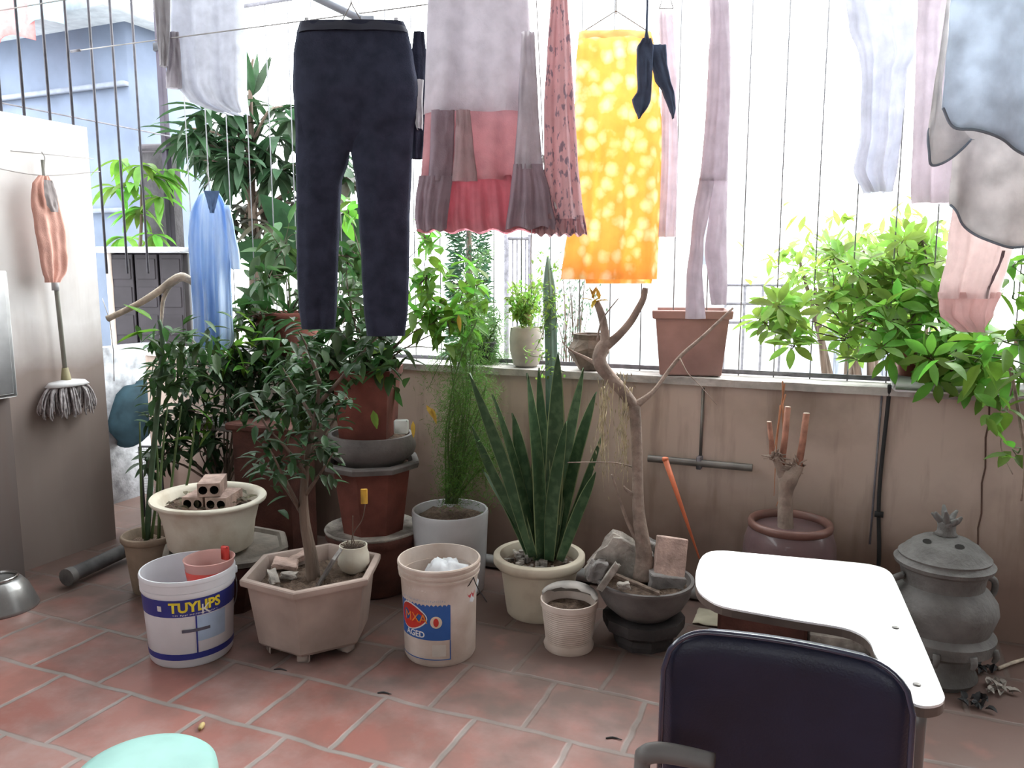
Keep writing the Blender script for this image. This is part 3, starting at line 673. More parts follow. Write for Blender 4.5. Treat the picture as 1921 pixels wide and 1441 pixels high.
def hollow_brick(label, p, rot, grp, ln=.15):
    t = thing('hollow_brick', label, 'brick', p, grp); W_, H_ = .082, .052; mb = MB()
    M = Matrix.Rotation(rot, 3, 'Z'); n = 12; r_ = .0165
    # front face with two round holes, outer walls, hole linings
    for yy, s in ((-ln/2, 1), (ln/2, -1)):
        for cx in (-W_/4, W_/4):
            sq = [];
            for k in range(n*4//4):
                w = 2*pi*k/n; c_, s_ = cos(w), sin(w); m_ = max(abs(c_)/(W_/4), abs(s_)/(H_/2)); sq.append((c_/m_, s_/m_))
            vs_ = [(cx+r_*cos(2*pi*k/n), yy, r_*sin(2*pi*k/n)+H_/2) for k in range(n)]+[(cx+a, yy, b+H_/2) for a, b in sq]
            fs = [(k, (k+1) % n, n+(k+1) % n, n+k) for k in range(n)]
            # close the square corners
            mb.add([Vector(p)+M@Vector(v) for v in vs_], fs)
            cs = [(cx+sx*W_/4, yy, H_/2+sy_*H_/2) for sx in (-1, 1) for sy_ in (-1, 1)]
            for cc in cs:
                near = sorted(range(n, 2*n), key=lambda i: (vs_[i][0]-cc[0])**2+(vs_[i][2]-cc[2])**2)[:2]
                mb.add([Vector(p)+M@Vector(v) for v in (cc, vs_[near[0]], vs_[near[1]])], [(0, 1, 2)])
            if s == 1:
                vv = [(cx+r_*cos(2*pi*k/n), y2, r_*sin(2*pi*k/n)+H_/2) for y2 in (-ln/2, ln/2) for k in range(n)]
                mb.add([Vector(p)+M@Vector(v) for v in vv], [(k, (k+1) % n, n+(k+1) % n, n+k) for k in range(n)], 1)
    c8 = [(x, y, z) for y in (-ln/2, ln/2) for x, z in ((-W_/2, 0), (W_/2, 0), (W_/2, H_), (-W_/2, H_))]
    mb.add([Vector(p)+M@Vector(v) for v in c8], [(0, 1, 5, 4), (1, 2, 6, 5), (2, 3, 7, 6), (3, 0, 4, 7)])
    mb.build('brick_block', [M_brick, M_hole], t, smooth=False)
bc = at(392, 945, z=zs+.02); br = radians(18)
ux = Vector((cos(br), sin(br), 0))
hollow_brick('lower left hollow brick of the three stacked in the wide cream pot', bc-ux*.052+Vector((0, .03, -.015)), br, 'hollow bricks in the cream pot')
hollow_brick('lower right hollow brick of the three stacked in the wide cream pot', bc+ux*.040+Vector((0, .03, -.015)), br, 'hollow bricks in the cream pot')
hollow_brick('uppermost hollow brick resting on two others in the wide cream pot', bc-ux*.005+Vector((0, .03, .040)), br+.25, 'hollow bricks in the cream pot')
# slab under it and the red-brown pot carrying the slab
sl = Vector((L.x+.05, L.y+.03, hb-.035))
t = thing('octagonal_saucer', 'grey octagonal saucer under the wide cream pot', 'saucer', sl)
mb = MB(); Rs = sz(118, sl); mb.lathe([(Rs*.85, 0), (Rs*.98, .008), (Rs, .028), (Rs*.97, .034), (Rs*.9, .034), (Rs*.86, .02), (.02, .02)], sl, 96, ngon=8, rot=.35); mb.build('saucer', mat('grey_saucer_clay', (.26, .23, .20), .8, .2, 8, .3, 60), t, auto=28)
t = thing('red_brown_planter', 'dark red-brown planter under the grey octagonal saucer', 'planter', (sl.x, sl.y, 0))
mb = MB(); hh = sl.z; mb.lathe([(Rs*.6, 0), (Rs*.62, .01), (Rs*.84, hh-.05), (Rs*.9, hh-.04), (Rs*.9, hh-.001), (Rs*.85, hh-.001), (.02, hh-.001)], (sl.x, sl.y, 0), 8, rot=.3); mb.build('planter_body', M_terra_dark, t, smooth=False)

# --- brown-beige pot at the far left with a stake
L, h, r, rb = dims(287, 1135, 47, 998, 36)
L = at(287, 1105, z=0); L = Vector((L.x, L.y, 0)); h = zat(1000, L); r = sz(50, L); rb = r*.68
t = thing('tall_clay_pot', 'brownish beige clay pot beside the left wall, with a tall stake and slender plant', 'pot', L)
simple_pot(t, L, h, r, rb, mat('brown_beige_clay', (.30, .23, .17), .75, .2, 8, .2, 60), lip=.012, liph=.03)
mb = MB(); s0 = L+Vector((-.02, 0, h-.05)); g_ = fwd(L)
mb.tube([s0, at(283, 900, g=g_), at(296, 760, g=g_), at(305, 640, g=g_), at(298, 600, g=g_)], [.012, .011, .010, .009, .007], 8, smooth=4); mb.build('stake', M_grey, t)
mb = MB()
for k in range(5):
    a = at(270+k*14, 1010, g=g_+RND.uniform(-.04, .04)); b = at(262+k*26, 800-RND.random()*60, g=g_+.02)
    mb.tube([a, a.lerp(b, .5)+rv(.02), b], [.007, .005, .003], 6, smooth=4)
mb.build('stem', M_stem, t)
mb = MB()
for (u0, v0, n_, s_) in ((300, 640, 30, 40), (330, 690, 60, 50), (370, 640, 50, 45), (300, 720, 24, 35)):
    for i in range(n_):
        p = at(u0+RND.gauss(0, s_*.55), v0+RND.gauss(0, s_*.5), g=g_+RND.uniform(-.1, .12)); d = rv(); d.z -= .3
        mb.leaf(p, d, (0, 0, 1), RND.uniform(.06, .11), RND.uniform(.022, .035), .6, .2, 4)
mb.build('foliage', M_deep, t)
mb = MB()
for (u0, v0, du, dv) in ((300, 620, -1, .1), (285, 600, -.8, -.5), (272, 622, -1, .35), (470, 640, 1, -.1)):
    p = at(u0, v0, g=g_-.12); mb.leaf(p, _R*du-_Z*dv, (0, 0, 1), .12, .04, .15, .25, 5)
mb.build('bright_leaf', M_bright, t)

# --- stacked middle: planter, octagonal planter, grey bowl, square red pot
g = 3.22
P0 = at(700, 985, g=g); X, Y = P0.x, P0.y
def Z(v): return zat(v, (X, Y, .5))
z1 = Z(990); r1 = sz(88, (X, Y, z1))
t = thing('brown_drum_planter', 'dark brown round planter at the bottom of the middle pot stack', 'planter', (X, Y, 0))
mb = MB(); mb.lathe(pot_profile(z1, r1, r1*.8, lip=.015, liph=.04, soild=.02), (X, Y, 0), 40); mb.build('pot', M_terra_dark, t, auto=50)
mb = MB(); soil(mb, (X, Y), r1*.9, z1-.03, h=.004); mb.build('soil', M_soil, t)
mb = MB(); mb.lathe([(r1*.99, z1-.004), (r1*1.01, z1+.006), (r1*.95, z1+.008), (r1*.9, z1)], (X, Y, 0), 40, wob=.03); mb.build('mossy_rim', M_rock, t)
zt = Z(860); r2 = sz(94, (X, Y, zt)); z2 = z1-.02
t = thing('octagonal_planter', 'dark red eight-sided planter in the middle stack with a grey rim', 'planter', (X, Y, z2))
h = zt-z2
mb = MB(); mb.lathe([(r2*.60, 0), (r2*.62, .01), (r2*.80, h-.03), (r2*.82, h-.028)], (X, Y, z2), 96, ngon=8, rot=.2); mb.build('planter_body', M_terra, t, auto=28)
mb = MB(); mb.lathe([(r2*.80, h-.035), (r2*.97, h-.028), (r2, h-.008), (r2*.98, h), (r2*.86, h), (r2*.8, h-.02)], (X, Y, z2), 96, ngon=8, rot=.2, closed=True)
mb.build('rim', M_grey_cer, t, auto=28)
mb = MB(); soil(mb, (X, Y), r2*.80, zt-.025, h=.004); mb.build('soil', M_soil, t)
zb = zt-.018; zt2 = Z(812); r3 = sz(86, (X, Y, zt2)); h = zt2-zb
t = thing('shallow_bowl', 'dark grey shallow bonsai bowl resting on the eight-sided planter', 'bowl', (X, Y, zb))
mb = MB(); mb.lathe([(r3*.68, 0), (r3*.72, .008), (r3*.95, h*.35), (r3, h*.6), (r3*.96, h*.85), (r3*.93, h), (r3*.86, h), (r3*.86, h*.8), (.02, h*.7)], (X, Y, zb), 44, sy=.92); mb.build('bowl', M_grey_cer, t, auto=60)
mb = MB(); soil(mb, (X, Y), r3*.84, zb+h*.88, n=30, sy=.92, h=.006); mb.build('soil', M_soil, t)
zb = zb+h*.90; zt3 = Z(690); w0 = sz(44, (X, Y, zb)); w1 = sz(54, (X, Y, zt3)); h = zt3-zb
SQ = (X, Y, zb, zt3)
t = thing('square_red_pot', 'tall dark red square pot standing in the grey bowl, topmost of the stack', 'pot', (X, Y, zb))
mb = MB(); s2 = sqrt(2)
mb.lathe([(w0*s2*.97, 0), (w0*s2, .008), (w1*s2*.95, h-.04), (w1*s2*1.03, h-.035), (w1*s2*1.05, h), (w1*s2*.95, h), (w1*s2*.9, h-.03)], (X-.01, Y, zb), 80, ngon=4, rot=radians(45+18), rnd=.06); mb.build('pot', M_terra, t, auto=28)
mb = MB(); soil(mb, (X-.01, Y), w1*1.0, zt3-.03, h=.005); mb.build('soil', M_soil, t)
q = at(753, 806, g=g-.12)
t = thing('white_brick_block', 'small white block on the rim of the grey shallow bowl beside the square pot', 'block', (q.x, q.y, q.z-.02))
mb = MB(); mb.box((q.x, q.y, q.z+.012), (.055, .03, .055), rot=.3, bev=.004); mb.build('block', mat('white_chalk', (.62, .66, .62), .8), t)

# --- white glazed cylinder pot
L, h, r, rb = dims(846, 1105, 72, 955, 62)
t = thing('white_cylinder_pot', 'white glazed cylindrical pot with feathery fern growing beside the middle stack', 'pot', L); CY = (L, h, r)
mb = MB(); mb.lathe([(rb*.93, 0), (rb, .012), (r*.95, h*.5), (r*.99, h-.03), (r, h-.008), (r*.985, h), (r*.93, h), (r*.91, h-.015), (r*.88, h*.8), (r*.85, h*.7)], L, 48)
mb.build('pot', M_glazew, t, auto=60)
mb = MB(); soil(mb, L, r*.91, L.z+h-.025, h=.012, seed=8); mb.build('soil', M_soil, t)
mb = MB(); fr = MB(); g_ = fwd(L)
def frond(mb, fr, path, wd, dens, nl=.022, w=.0011):
    q = catmull([tuple(x) for x in path], 8); fr.tube(q, [.0032*(1-i/len(q))+.0008 for i in range(len(q))], 5)
    for i, p in enumerate(q[2:]):
        for k in range(dens):
            a = RND.random()*6.28; rr = wd*RND.random()**.6; o_ = rv(1).normalized()*rr
            mb.needle(Vector(p)+o_, rv(), RND.uniform(nl*.6, nl*1.4), w)
for i in range(26):
    u1 = 846+RND.uniform(-12, 12); u2 = RND.gauss(885, 30); v2 = RND.uniform(590, 860)
    a = at(u1, 945, g=g_+RND.uniform(-.03, .03)); c_ = at(u2, v2, g=g_+RND.uniform(-.10, .12)); e = at(u2+RND.uniform(-45, 30), v2+RND.uniform(10, 110), g=g_+RND.uniform(-.14, .12))
    m_ = a.lerp(c_, .5); m_ = m_+rv(.05)+_Z*.04
    frond(mb, fr, [a, m_, c_, e], .085, 24, nl=.026)
fr.build('stem', M_stem, t); mb.build('fern_foliage', mat('fern_green', (.12, .26, .05), .6, .15, trans=.4, island=1.0), t)

# --- snake plant in the cream pot
L, h, r, rb = dims(1011, 1146, 86, 1038, 60)
t = thing('potted_snake_plant', 'tall dark snake plant with sword-like leaves in a cream round pot', 'plant', L)
simple_pot(t, L, h, r, rb, M_cream, lip=.028, liph=.045, soild=.035)
mb = MB()
for i in range(60):
    w = RND.random()*6.28; rr = r*.75*sqrt(RND.random()); q = (L.x+rr*cos(w), L.y+rr*sin(w), h-.03+RND.uniform(0, .008))
    mb.box(q, (RND.uniform(.008, .02),)*3, rot=RND.random()*3)
mb.build('gravel', M_rock, t, smooth=False)['kind'] = 'stuff'
g_ = fwd(L)
def blade(t, pts, w, tw=0.0, name='leaf'):
    """thick sword leaf with pale margins"""
    n = 14; P = catmull([tuple(p) for p in pts], max(2, n//(len(pts)-1))); N_ = len(P)
    vs_ = []; fs = []; ms = []
    for i, p in enumerate(P):
        p = Vector(p); q = i/(N_-1); d = (Vector(P[min(i+1, N_-1)])-Vector(P[max(i-1, 0)])).normalized()
        vd = (EYE-p).normalized(); sd = d.cross(vd).normalized(); ang_ = tw+.5*q*(1 if tw > 0 else -1)
        sd = Matrix.Rotation(ang_, 3, d)@sd; nn = sd.cross(d)
        ww = w*.5*(.62+.38*min(1, q*3))*(1 if q < .62 else max(.02, 1-((q-.62)/.38)**1.7))
        th = .004*(1-q)+.0008
        for s_, b_ in ((-1, 0), (-.86, .25), (0, 1), (.86, .25), (1, 0)): vs_.append(p+sd*ww*s_-nn*(th*b_+.006*(1-abs(s_))))
        vs_ += [p+sd*ww*.86*1+nn*th*.3-nn*0, p-nn*.006+nn*th, p-sd*ww*.86+nn*th*.3]
    for i in range(N_-1):
        for k in range(8):
            fs.append((i*8+k, i*8+(k+1) % 8, (i+1)*8+(k+1) % 8, (i+1)*8+k)); ms.append(1 if k in (0, 3, 4, 7) else 0)
    fs += [tuple(reversed(range(8))), tuple((N_-1)*8+k for k in range(8))]; ms += [0, 0]
    b = MB(); b.add(vs_, fs); b.m = ms
    return b.build(name, [M_snake, M_snake_edge], t)
BL = [((1000, 1045), (945, 870), (880, 700), .062), ((1005, 1040), (930, 900), (885, 800), .045), ((995, 1050), (955, 960), (905, 880), .034), ((1010, 1048), (985, 900), (962, 775), .075),
      ((1015, 1045), (1010, 880), (990, 700), .070), ((1020, 1040), (1020, 870), (1010, 690), .065), ((1030, 1045), (1040, 880), (1047, 660), .075), ((1040, 1048), (1080, 860), (1118, 735), .052),
      ((1036, 1040), (1062, 850), (1095, 690), .050), ((1048, 1048), (1090, 930), (1130, 815), .045), ((1050, 1052), (1085, 960), (1118, 885), .050), ((1020, 1050), (995, 940), (975, 830), .07),
      ((1008, 1046), (968, 880), (925, 740), .046), ((1030, 1052), (1038, 930), (1062, 790), .06), ((1012, 1052), (1006, 930), (1025, 780), .07)]
for i, (a, b, c_, w) in enumerate(BL):
    da = RND.uniform(-.05, .05); dz = RND.uniform(-.12, .10)
    blade(t, [at(*a, g=g_+da), at(*b, g=g_+da+dz*.5), at(*c_, g=g_+da+dz)], w, RND.uniform(-.6, .6))
# smooth tall cactus column growing in the same pot
mb = MB(); cc = [at(1034, 1045, g=g_+.04), at(1036, 850, g=g_+.05), at(1034, 650, g=g_+.05), at(1028, 480, g=g_+.05)]
q = catmull([tuple(x) for x in cc], 7); n = 20; vs_ = []; fs = []
for i, p in enumerate(q):
    w_ = .021 if i < len(q)-3 else .021*(1-(i-len(q)+4)*.28)
    for k in range(n):
        a = 2*pi*k/n; rr = w_*(1+.18*cos(5*a)); vs_.append((p[0]+rr*cos(a), p[1]+rr*sin(a), p[2]))
for i in range(len(q)-1):
    for k in range(n): fs.append((i*n+k, i*n+(k+1) % n, (i+1)*n+(k+1) % n, (i+1)*n+k))
fs.append(tuple((len(q)-1)*n+k for k in range(n))); mb.add(vs_, fs); mb.build('cactus_column', mat('bluish_cactus_skin', (.16, .25, .20), .45, .2, 12, .1), t)
mb = MB(); fr = MB()
for i in range(20):
    u1 = RND.uniform(1020, 1050); v1 = RND.uniform(470, 700); a = at(u1, v1, g=g_+.03); b = at(u1+RND.uniform(-45, 35), v1+RND.uniform(-30, 60), g=g_+RND.uniform(-.08, .1))
    fr.tube([a, a.lerp(b, .5)+rv(.02), b], .0012, 4, smooth=3)
    for k in range(16): mb.leaf(a.lerp(b, RND.random())+rv(.02), rv(), (0, 0, 1), RND.uniform(.012, .026), .010, .2, .2, 3)
fr.build('climber_stem', M_stem, t); mb.build('climber_foliage', M_fresh, t)

# --- small white pot with a torn rim
L, h, r, rb = dims(1067, 1211, 54, 1122, 43)
t = thing('small_white_pot', 'small ribbed white pot with a torn lid flap, in front of the snake plant', 'pot', L)
pf = [(rb*1.06, 0), (rb*1.1, .012), (rb*1.02, .026), (rb, .03)]; nr = 16
for i in range(nr):
    z = .03+(h*.86-.03)*i/nr; rr = rb+(r*.95-rb)*(i/nr); pf += [(rr+.0018, z+.002), (rr, z+.006)]
pf += [(r*.96, h*.87), (r, h*.88), (r, h), (r*.95, h), (r*.9, h*.85), (rb*.95, h*.5), (.01, h*.5)]
mb = MB(); mb.lathe(pf, L, 44); mb.build('pot', M_dirtywhite, t, auto=50)
mb = MB(); soil(mb, L, r*.92, h*.80, n=22, h=.008); mb.build('soil', M_soil, t)
vs_ = []; fs = []; n = 14      # stiff torn flap standing on the back rim
for i in range(n+1):
    a = pi*.05+pi*.95*i/n; x, y = cos(a)*r*1.0, sin(a)*r*.9
    hh = .010+.022*sin(pi*i/n)
    vs_ += [(L.x+x, L.y+y, h-.01), (L.x+x*1.02, L.y+y*.9, h+hh), (L.x+x*.93, L.y+y*.62-.006-.006*(i % 3), h+hh*.7-.004)]
for i in range(n): fs += [(i*3, i*3+3, i*3+4, i*3+1), (i*3+1, i*3+4, i*3+5, i*3+2)]
mb = MB(); mb.add(vs_, fs); o = mb.build('torn_flap', mat('grey_card', (.50, .46, .43), .8, .2, 10), t); o.modifiers.new('s', 'SOLIDIFY').thickness = .003

# --- bonsai bowl on a dark stand with a bare tree
S = at(1206, 1203, z=0); Rst = sz(76, S)
t = thing('dark_pot_stand', 'low dark round stand under the grey bonsai bowl', 'stand', S)
hs = .105; mb = MB(); mb.lathe([(Rst*.70, 0), (Rst*.74, .02), (Rst*.72, .04), (Rst*.98, .065), (Rst, .08), (Rst, hs), (Rst*.9, hs), (.02, hs-.01)], S, 10, rot=.2); mb.build('stand_body', mat('near_black_clay', (.045, .038, .038), .8, .2, 10, .3, 50), t, smooth=False)
B = Vector((S.x, S.y+.0, hs)); zr = zat(1083, B); h = zr-hs; r = sz(92, (B.x, B.y, zr)); BO = (B, h, r)
t = thing('bonsai_bowl', 'rounded dark grey bowl of rubble with a bare branching tree', 'bowl', B)
mb = MB(); mb.lathe([(r*.50, 0), (r*.55, .004), (r*.80, h*.32), (r*.93, h*.62), (r*.955, h*.88), (r*1.0, h*.93), (r*1.0, h), (r*.93, h), (r*.90, h*.9), (r*.75, h*.7)], B, 48); mb.build('bowl', M_grey_cer, t, auto=60)
mb = MB(); soil(mb, B, r*.91, B.z+h*.88, h=.01, seed=5); mb.build('soil', M_soil, t)
g_ = fwd(B); tr = MB()
A = lambda u, v, d=0: at(u, v, g=g_+d)
tr.tube([A(1207, 1085), A(1208, 1040), A(1198, 960), A(1196, 880), A(1193, 800), A(1190, 760)], [.040, .030, .022, .019, .020, .020], 12, smooth=5)
tr.tube([A(1192, 765), A(1165, 730), A(1142, 705), A(1125, 680), A(1128, 655), A(1142, 640)], [.019, .021, .022, .024, .023, .020], 10, smooth=5)
tr.tube([A(1136, 650), A(1134, 620), A(1128, 590), A(1118, 565)], [.020, .015, .014, .011], 10, smooth=4)
tr.tube([A(1138, 648), A(1160, 630), A(1182, 605), A(1197, 580), A(1207, 560), A(1211, 540)], [.018, .014, .013, .012, .011, .010], 9, smooth=4)
tr.tube([A(1190, 762), A(1225, 735), A(1255, 695, .03), A(1280, 665, .04), A(1320, 630, .05), A(1375, 578, .06)], [.016, .008, .007, .007, .006, .0045], 8, smooth=4)
tr.tube([A(1130, 690), A(1100, 672, .03), A(1075, 660, .05), A(1060, 648, .05)], [.010, .006, .004, .002], 6, smooth=4)
tr.tube([A(1196, 935), A(1176, 920), A(1170, 912)], [.012, .006, .003], 6, smooth=3)
tr.tube([A(1206, 1030), A(1180, 985), A(1160, 930), A(1148, 890)], [.010, .007, .005, .004], 7, smooth=4)
tr.tube([A(1120, 640, -.05), A(1130, 600, -.05), A(1160, 560, -.03)], [.004, .003, .002], 5, smooth=4)
tr.tube([A(1275, 672, .03), A(1290, 700), A(1310, 720), A(1345, 760)], [.003, .002, .0015, .001], 5, smooth=4)
tr.tube([A(1198, 880), A(1150, 868), A(1065, 868, -.05)], [.003, .0025, .002], 5, smooth=3)
tr.build('bare_trunk', M_bark_pale, t)
rt = MB()
for i in range(26):
    u = RND.gauss(1132, 8) if i % 2 else RND.gauss(1168, 8); v0 = 700+RND.random()*40; st_ = RND.uniform(28, 50); p = [A(u+RND.gauss(0, 5), v0+k*st_, RND.uniform(-.04, .04)) for k in range(5)]
    rt.tube(p, [.0014, .0013, .0011, .0009, .0005], 4, smooth=3)
    for k in range(6): rt.leaf(Vector(p[RND.randrange(5)])+rv(.016), (RND.uniform(-.6, .6), RND.uniform(-.5, .5), -1), (0, 1, 0), .018, .004, .2, .1, 2)
rt.build('hanging_dry_roots', mat('straw_root', (.50, .42, .27), .9, .3, 30), t)
lf = MB()
for i in range(9): lf.leaf(A(1116+RND.uniform(-8, 10), 566+RND.uniform(-6, 6)), (RND.uniform(-1, 1), RND.uniform(-.5, .5), RND.uniform(-.2, 1)), (0, 0, 1), .05, .016, .3, .2, 3)
lf.build('sprout_leaf', M_yel, t)
zs = B.z+h*.9
bz = lambda u, v: at(u, v, z=zs+.03)
chunk('flat_rock', 'large pale slab-like rock leaning on the left side of the bare tree trunk', 'stone', at(1160, 1052, g=g_+.05), (.16, .05, .17), M_rock, (.2, .55, .3), 21, .14)
chunk('flat_rock', 'grey green slab behind the upright brick in the grey bowl', 'stone', at(1232, 1040, g=g_+.08), (.09, .04, .09), M_slate, (.1, .2, .2), 22, .2)
chunk('upright_brick', 'pale pinkish brick standing up on the right side of the grey bowl', 'brick', at(1257, 1047, g=g_-.02), (.105, .05, .145), M_brick, (-.25, .12, .35), 23, .015)
chunk('brick_fragment', 'dark brick fragment below the upright pinkish brick in the grey bowl', 'brick', at(1250, 1093, g=g_-.04), (.12, .06, .07), M_slate, (.1, .1, .4), 24, .1)
chunk('concrete_stick', 'pale concrete stick leaning over the left rim of the grey bowl', 'stone', at(1142, 1082, g=g_-.10), (.022, .022, .12), M_rock, (.1, .55, .2), 25, .1)
chunk('wood_sliver', 'thin brown wood sliver across the front of the grey bowl', 'wood', at(1195, 1096, g=g_-.12), (.16, .02, .012), M_bark, (.0, .22, -.1), 26, .1)
chunk('pebble', 'small whitish pebble on the left edge of the grey bowl', 'stone', at(1170, 1098, g=g_-.13), (.04, .03, .02), M_rock, (0, 0, .4), 27, .25)
chunk('pebble', 'curved grey shell-like stone at the left rim of the grey bowl', 'stone', at(1118, 1070, g=g_-.0), (.05, .05, .07), M_slate, (0, .3, .4), 28, .25)
# orange stick leaning against the wall
a = at(1248, 862, g=g_+.18); b = at(1312, 1048, g=g_+.05)
t = thing('orange_stick', 'long thin orange stick leaning behind the bowl and the tablet chair', 'stick', b)
mb = MB(); mb.tube([a, a.lerp(b, .3), b], [.011, .009, .003], 8); mb.build('shaft', M_orange, t); mb = MB(); mb.lathe([(.0085, 0), (.0115, .001), (.0125, .012), (.0085, .014)], a-Vector((0, 0, .006)), 12); mb.build('cap', M_orange, t)

# --- purple jar with pruned stump
L = at(1472, 1190, z=0); rim = Vector((L.x, L.y, zat(976, L))); h = rim.z; r = sz(77, rim)
t = thing('purple_jar', 'purple brown glazed jar holding a pruned stump, behind the white tablet', 'jar', L)
mb = MB(); mb.lathe([(r*.66, 0), (r*.7, .01), (r*.95, h*.3), (r*1.10, h*.62), (r*1.07, h*.82), (r*.97, h*.93), (r*.95, h*.94)], L, 52); mb.build('jar_body', M_purple, t)
mb = MB(); mb.lathe([(r*.95, h*.935), (r*.99, h*.945), (r*1.0, h*.97), (r*.97, h), (r*.89, h), (r*.84, h*.97), (r*.84, h*.9), (r*.9, h*.93)], L, 52, closed=True); mb.build('rim', M_brown_rim, t)
mb = MB(); soil(mb, L, r*.88, h*.90, h=.008); mb.build('soil', M_soil, t)
g_ = fwd(L); st = MB(); A = lambda u, v, d=0: at(u, v, g=g_+d)
st.tube([A(1474, 1000), A(1473, 960), A(1474, 925), A(1478, 900), A(1484, 885)], [.028, .026, .024, .034, .030], 12, smooth=4)
st.tube([A(1476, 910), A(1468, 890), A(1460, 868), A(1454, 856)], [.020, .018, .016, .014], 10, smooth=3)
st.tube([A(1484, 890), A(1492, 880), A(1496, 872)], [.03, .026, .022], 10, smooth=3)
for i in range(22): st.tube([A(1456+RND.gauss(0, 9), 856+RND.gauss(0, 4)), A(1456+RND.gauss(0, 16), 856+RND.gauss(0, 7), -.02)], [.006, .002], 5)
for i in range(22): st.tube([A(1490+RND.gauss(0, 10), 876+RND.gauss(0, 4)), A(1490+RND.gauss(0, 18), 876+RND.gauss(0, 8), -.02)], [.006, .002], 5)
st.build('stump', M_bark_pale, t)
ck = mat('cut_end_wood', (.60, .46, .38), .8, .1); rp = mat('reddish_bark', (.42, .20, .14), .8, .2, 30)
for (u0, v0, u1, v1, w) in ((1449, 862, 1443, 792, .010), (1466, 872, 1478, 764, .012), (1497, 880, 1513, 776, .013)):
    b = MB(); b.tube([A(u0, v0), A((u0+u1)/2+1, (v0+v1)/2), A(u1, v1)], [w, w*.9, w*.85], 10); o = b.build('pruned_branch', rp, t)
    b = MB(); b.lathe([(w*.85, 0), (w*.8, .002)], A(u1, v1), 12); b.build('cut_end', ck, o)
v_ = MB()
for (u0, v0, u1, v1) in ((1468, 715, 1462, 960), (1472, 720, 1452, 930), (1464, 760, 1450, 860), (1466, 900, 1456, 950), (1474, 740, 1478, 790)):
    v_.tube([A(u0, v0, .1), A((u0+u1)/2+RND.uniform(-8, 8), (v0+v1)/2, .08), A(u1, v1, .06)], [.003, .0022, .0012], 5, smooth=4)
v_.build('reddish_aerial_root', mat('aerial_root', (.50, .22, .12), .8), t)

# --- stoneware incense jar
L = at(1754, 1268, z=0); Lx = L
def zz(v): return zat(v, Lx)
def rr_(n, z): return sz(n, (Lx.x, Lx.y, z))
t = thing('stoneware_jar', 'large grey stoneware jar with a domed pierced lid, right of the white tablet', 'jar', L)
zs_ = [(0, 62), (.02, 70), (zz(1240), 62), (zz(1215), 66), (zz(1200), 92), (zz(1180), 95), (zz(1170), 84), (zz(1160), 88), (zz(1135), 96), (zz(1118), 93), (zz(1100), 80), (zz(1092), 70), (zz(1075), 72), (zz(1058), 78)]
mb = MB(); mb.lathe([(rr_(n, z), z) for z, n in zs_], L, 52); mb.build('jar_body', M_stone, t, auto=50)
mb = MB(); d0 = zz(1058)
mb.lathe([(rr_(76, d0), d0-.01), (rr_(84, d0), d0), (rr_(86, d0), d0+.012), (rr_(80, d0), d0+.02), (rr_(78, d0), d0+.026), (rr_(79, d0), d0+.032), (rr_(70, d0), d0+.045), (rr_(68, d0), d0+.05), (rr_(60, d0), d0+.062), (rr_(58, d0), d0+.067), (rr_(44, d0), d0+.082), (rr_(24, d0), d0+.092), (rr_(22, d0), d0+.096)], L, 52)
lid = mb.build('lid', M_stone, t, auto=35)
vang = atan2(-L.y, -L.x)
for da in (-.75, .55):
    a = vang+da; rr = rr_(43, d0); b = MB(); c0 = Vector((L.x+rr*cos(a), L.y+rr*sin(a), d0+.081))
    nv = Vector((cos(a)*.62, sin(a)*.62, .78)); u_ = Vector((-sin(a), cos(a), 0)); w_ = nv.cross(u_)
    b.add([c0+nv*.003+u_*cos(k*pi/6)*.016+w_*sin(k*pi/6)*.010 for k in range(12)], [tuple(range(12))]); b.build('vent_hole', M_hole, lid)
b = MB(); k0 = d0+.094
b.lathe([(.030, 0), (.034, .006), (.028, .012), (.026, .03), (.029, .045), (.026, .05)], (L.x, L.y, k0), 16)
for i in range(7):
    a = i*.9; b.tube([(L.x+.015*cos(a), L.y+.015*sin(a), k0+.042), (L.x+.03*cos(a), L.y+.03*sin(a), k0+.052+.01*(i % 3)), (L.x+(.04+.008*(i % 2))*cos(a), L.y+.04*sin(a), k0+.066+.012*(i % 3))], [.012, .009, .004], 7, smooth=3)
b.build('animal_knob', M_stone, lid)
for sg in (1, -1):
    pa = Vector((L.x, L.y, 0))+_R*sg*rr_(90, zz(1105)); q = pa+Vector((0, 0, zz(1100)))
    b = MB(); b.tube([q+_Z*.04-_R*sg*.03, q+_R*sg*.012+_Z*.02, q+_R*sg*.014-_Z*.02, q-_R*sg*.006-_Z*.045], [.012, .011, .010, .008], 8, smooth=4); b.build('lug_handle', M_stone, t)
for i in range(5):
    a = vang+(-1.3+i*.65); b = MB(); rr = rr_(93, zz(1190)); q = Vector((L.x+rr*cos(a), L.y+rr*sin(a), zz(1190)))
    b.tube([q, q+Vector((cos(a)*.008, sin(a)*.008, -.02)), q+Vector((cos(a)*.0, sin(a)*.0, -.04))], [.012, .010, .006], 7, smooth=3); b.build('moulded_foot', M_stone, t)
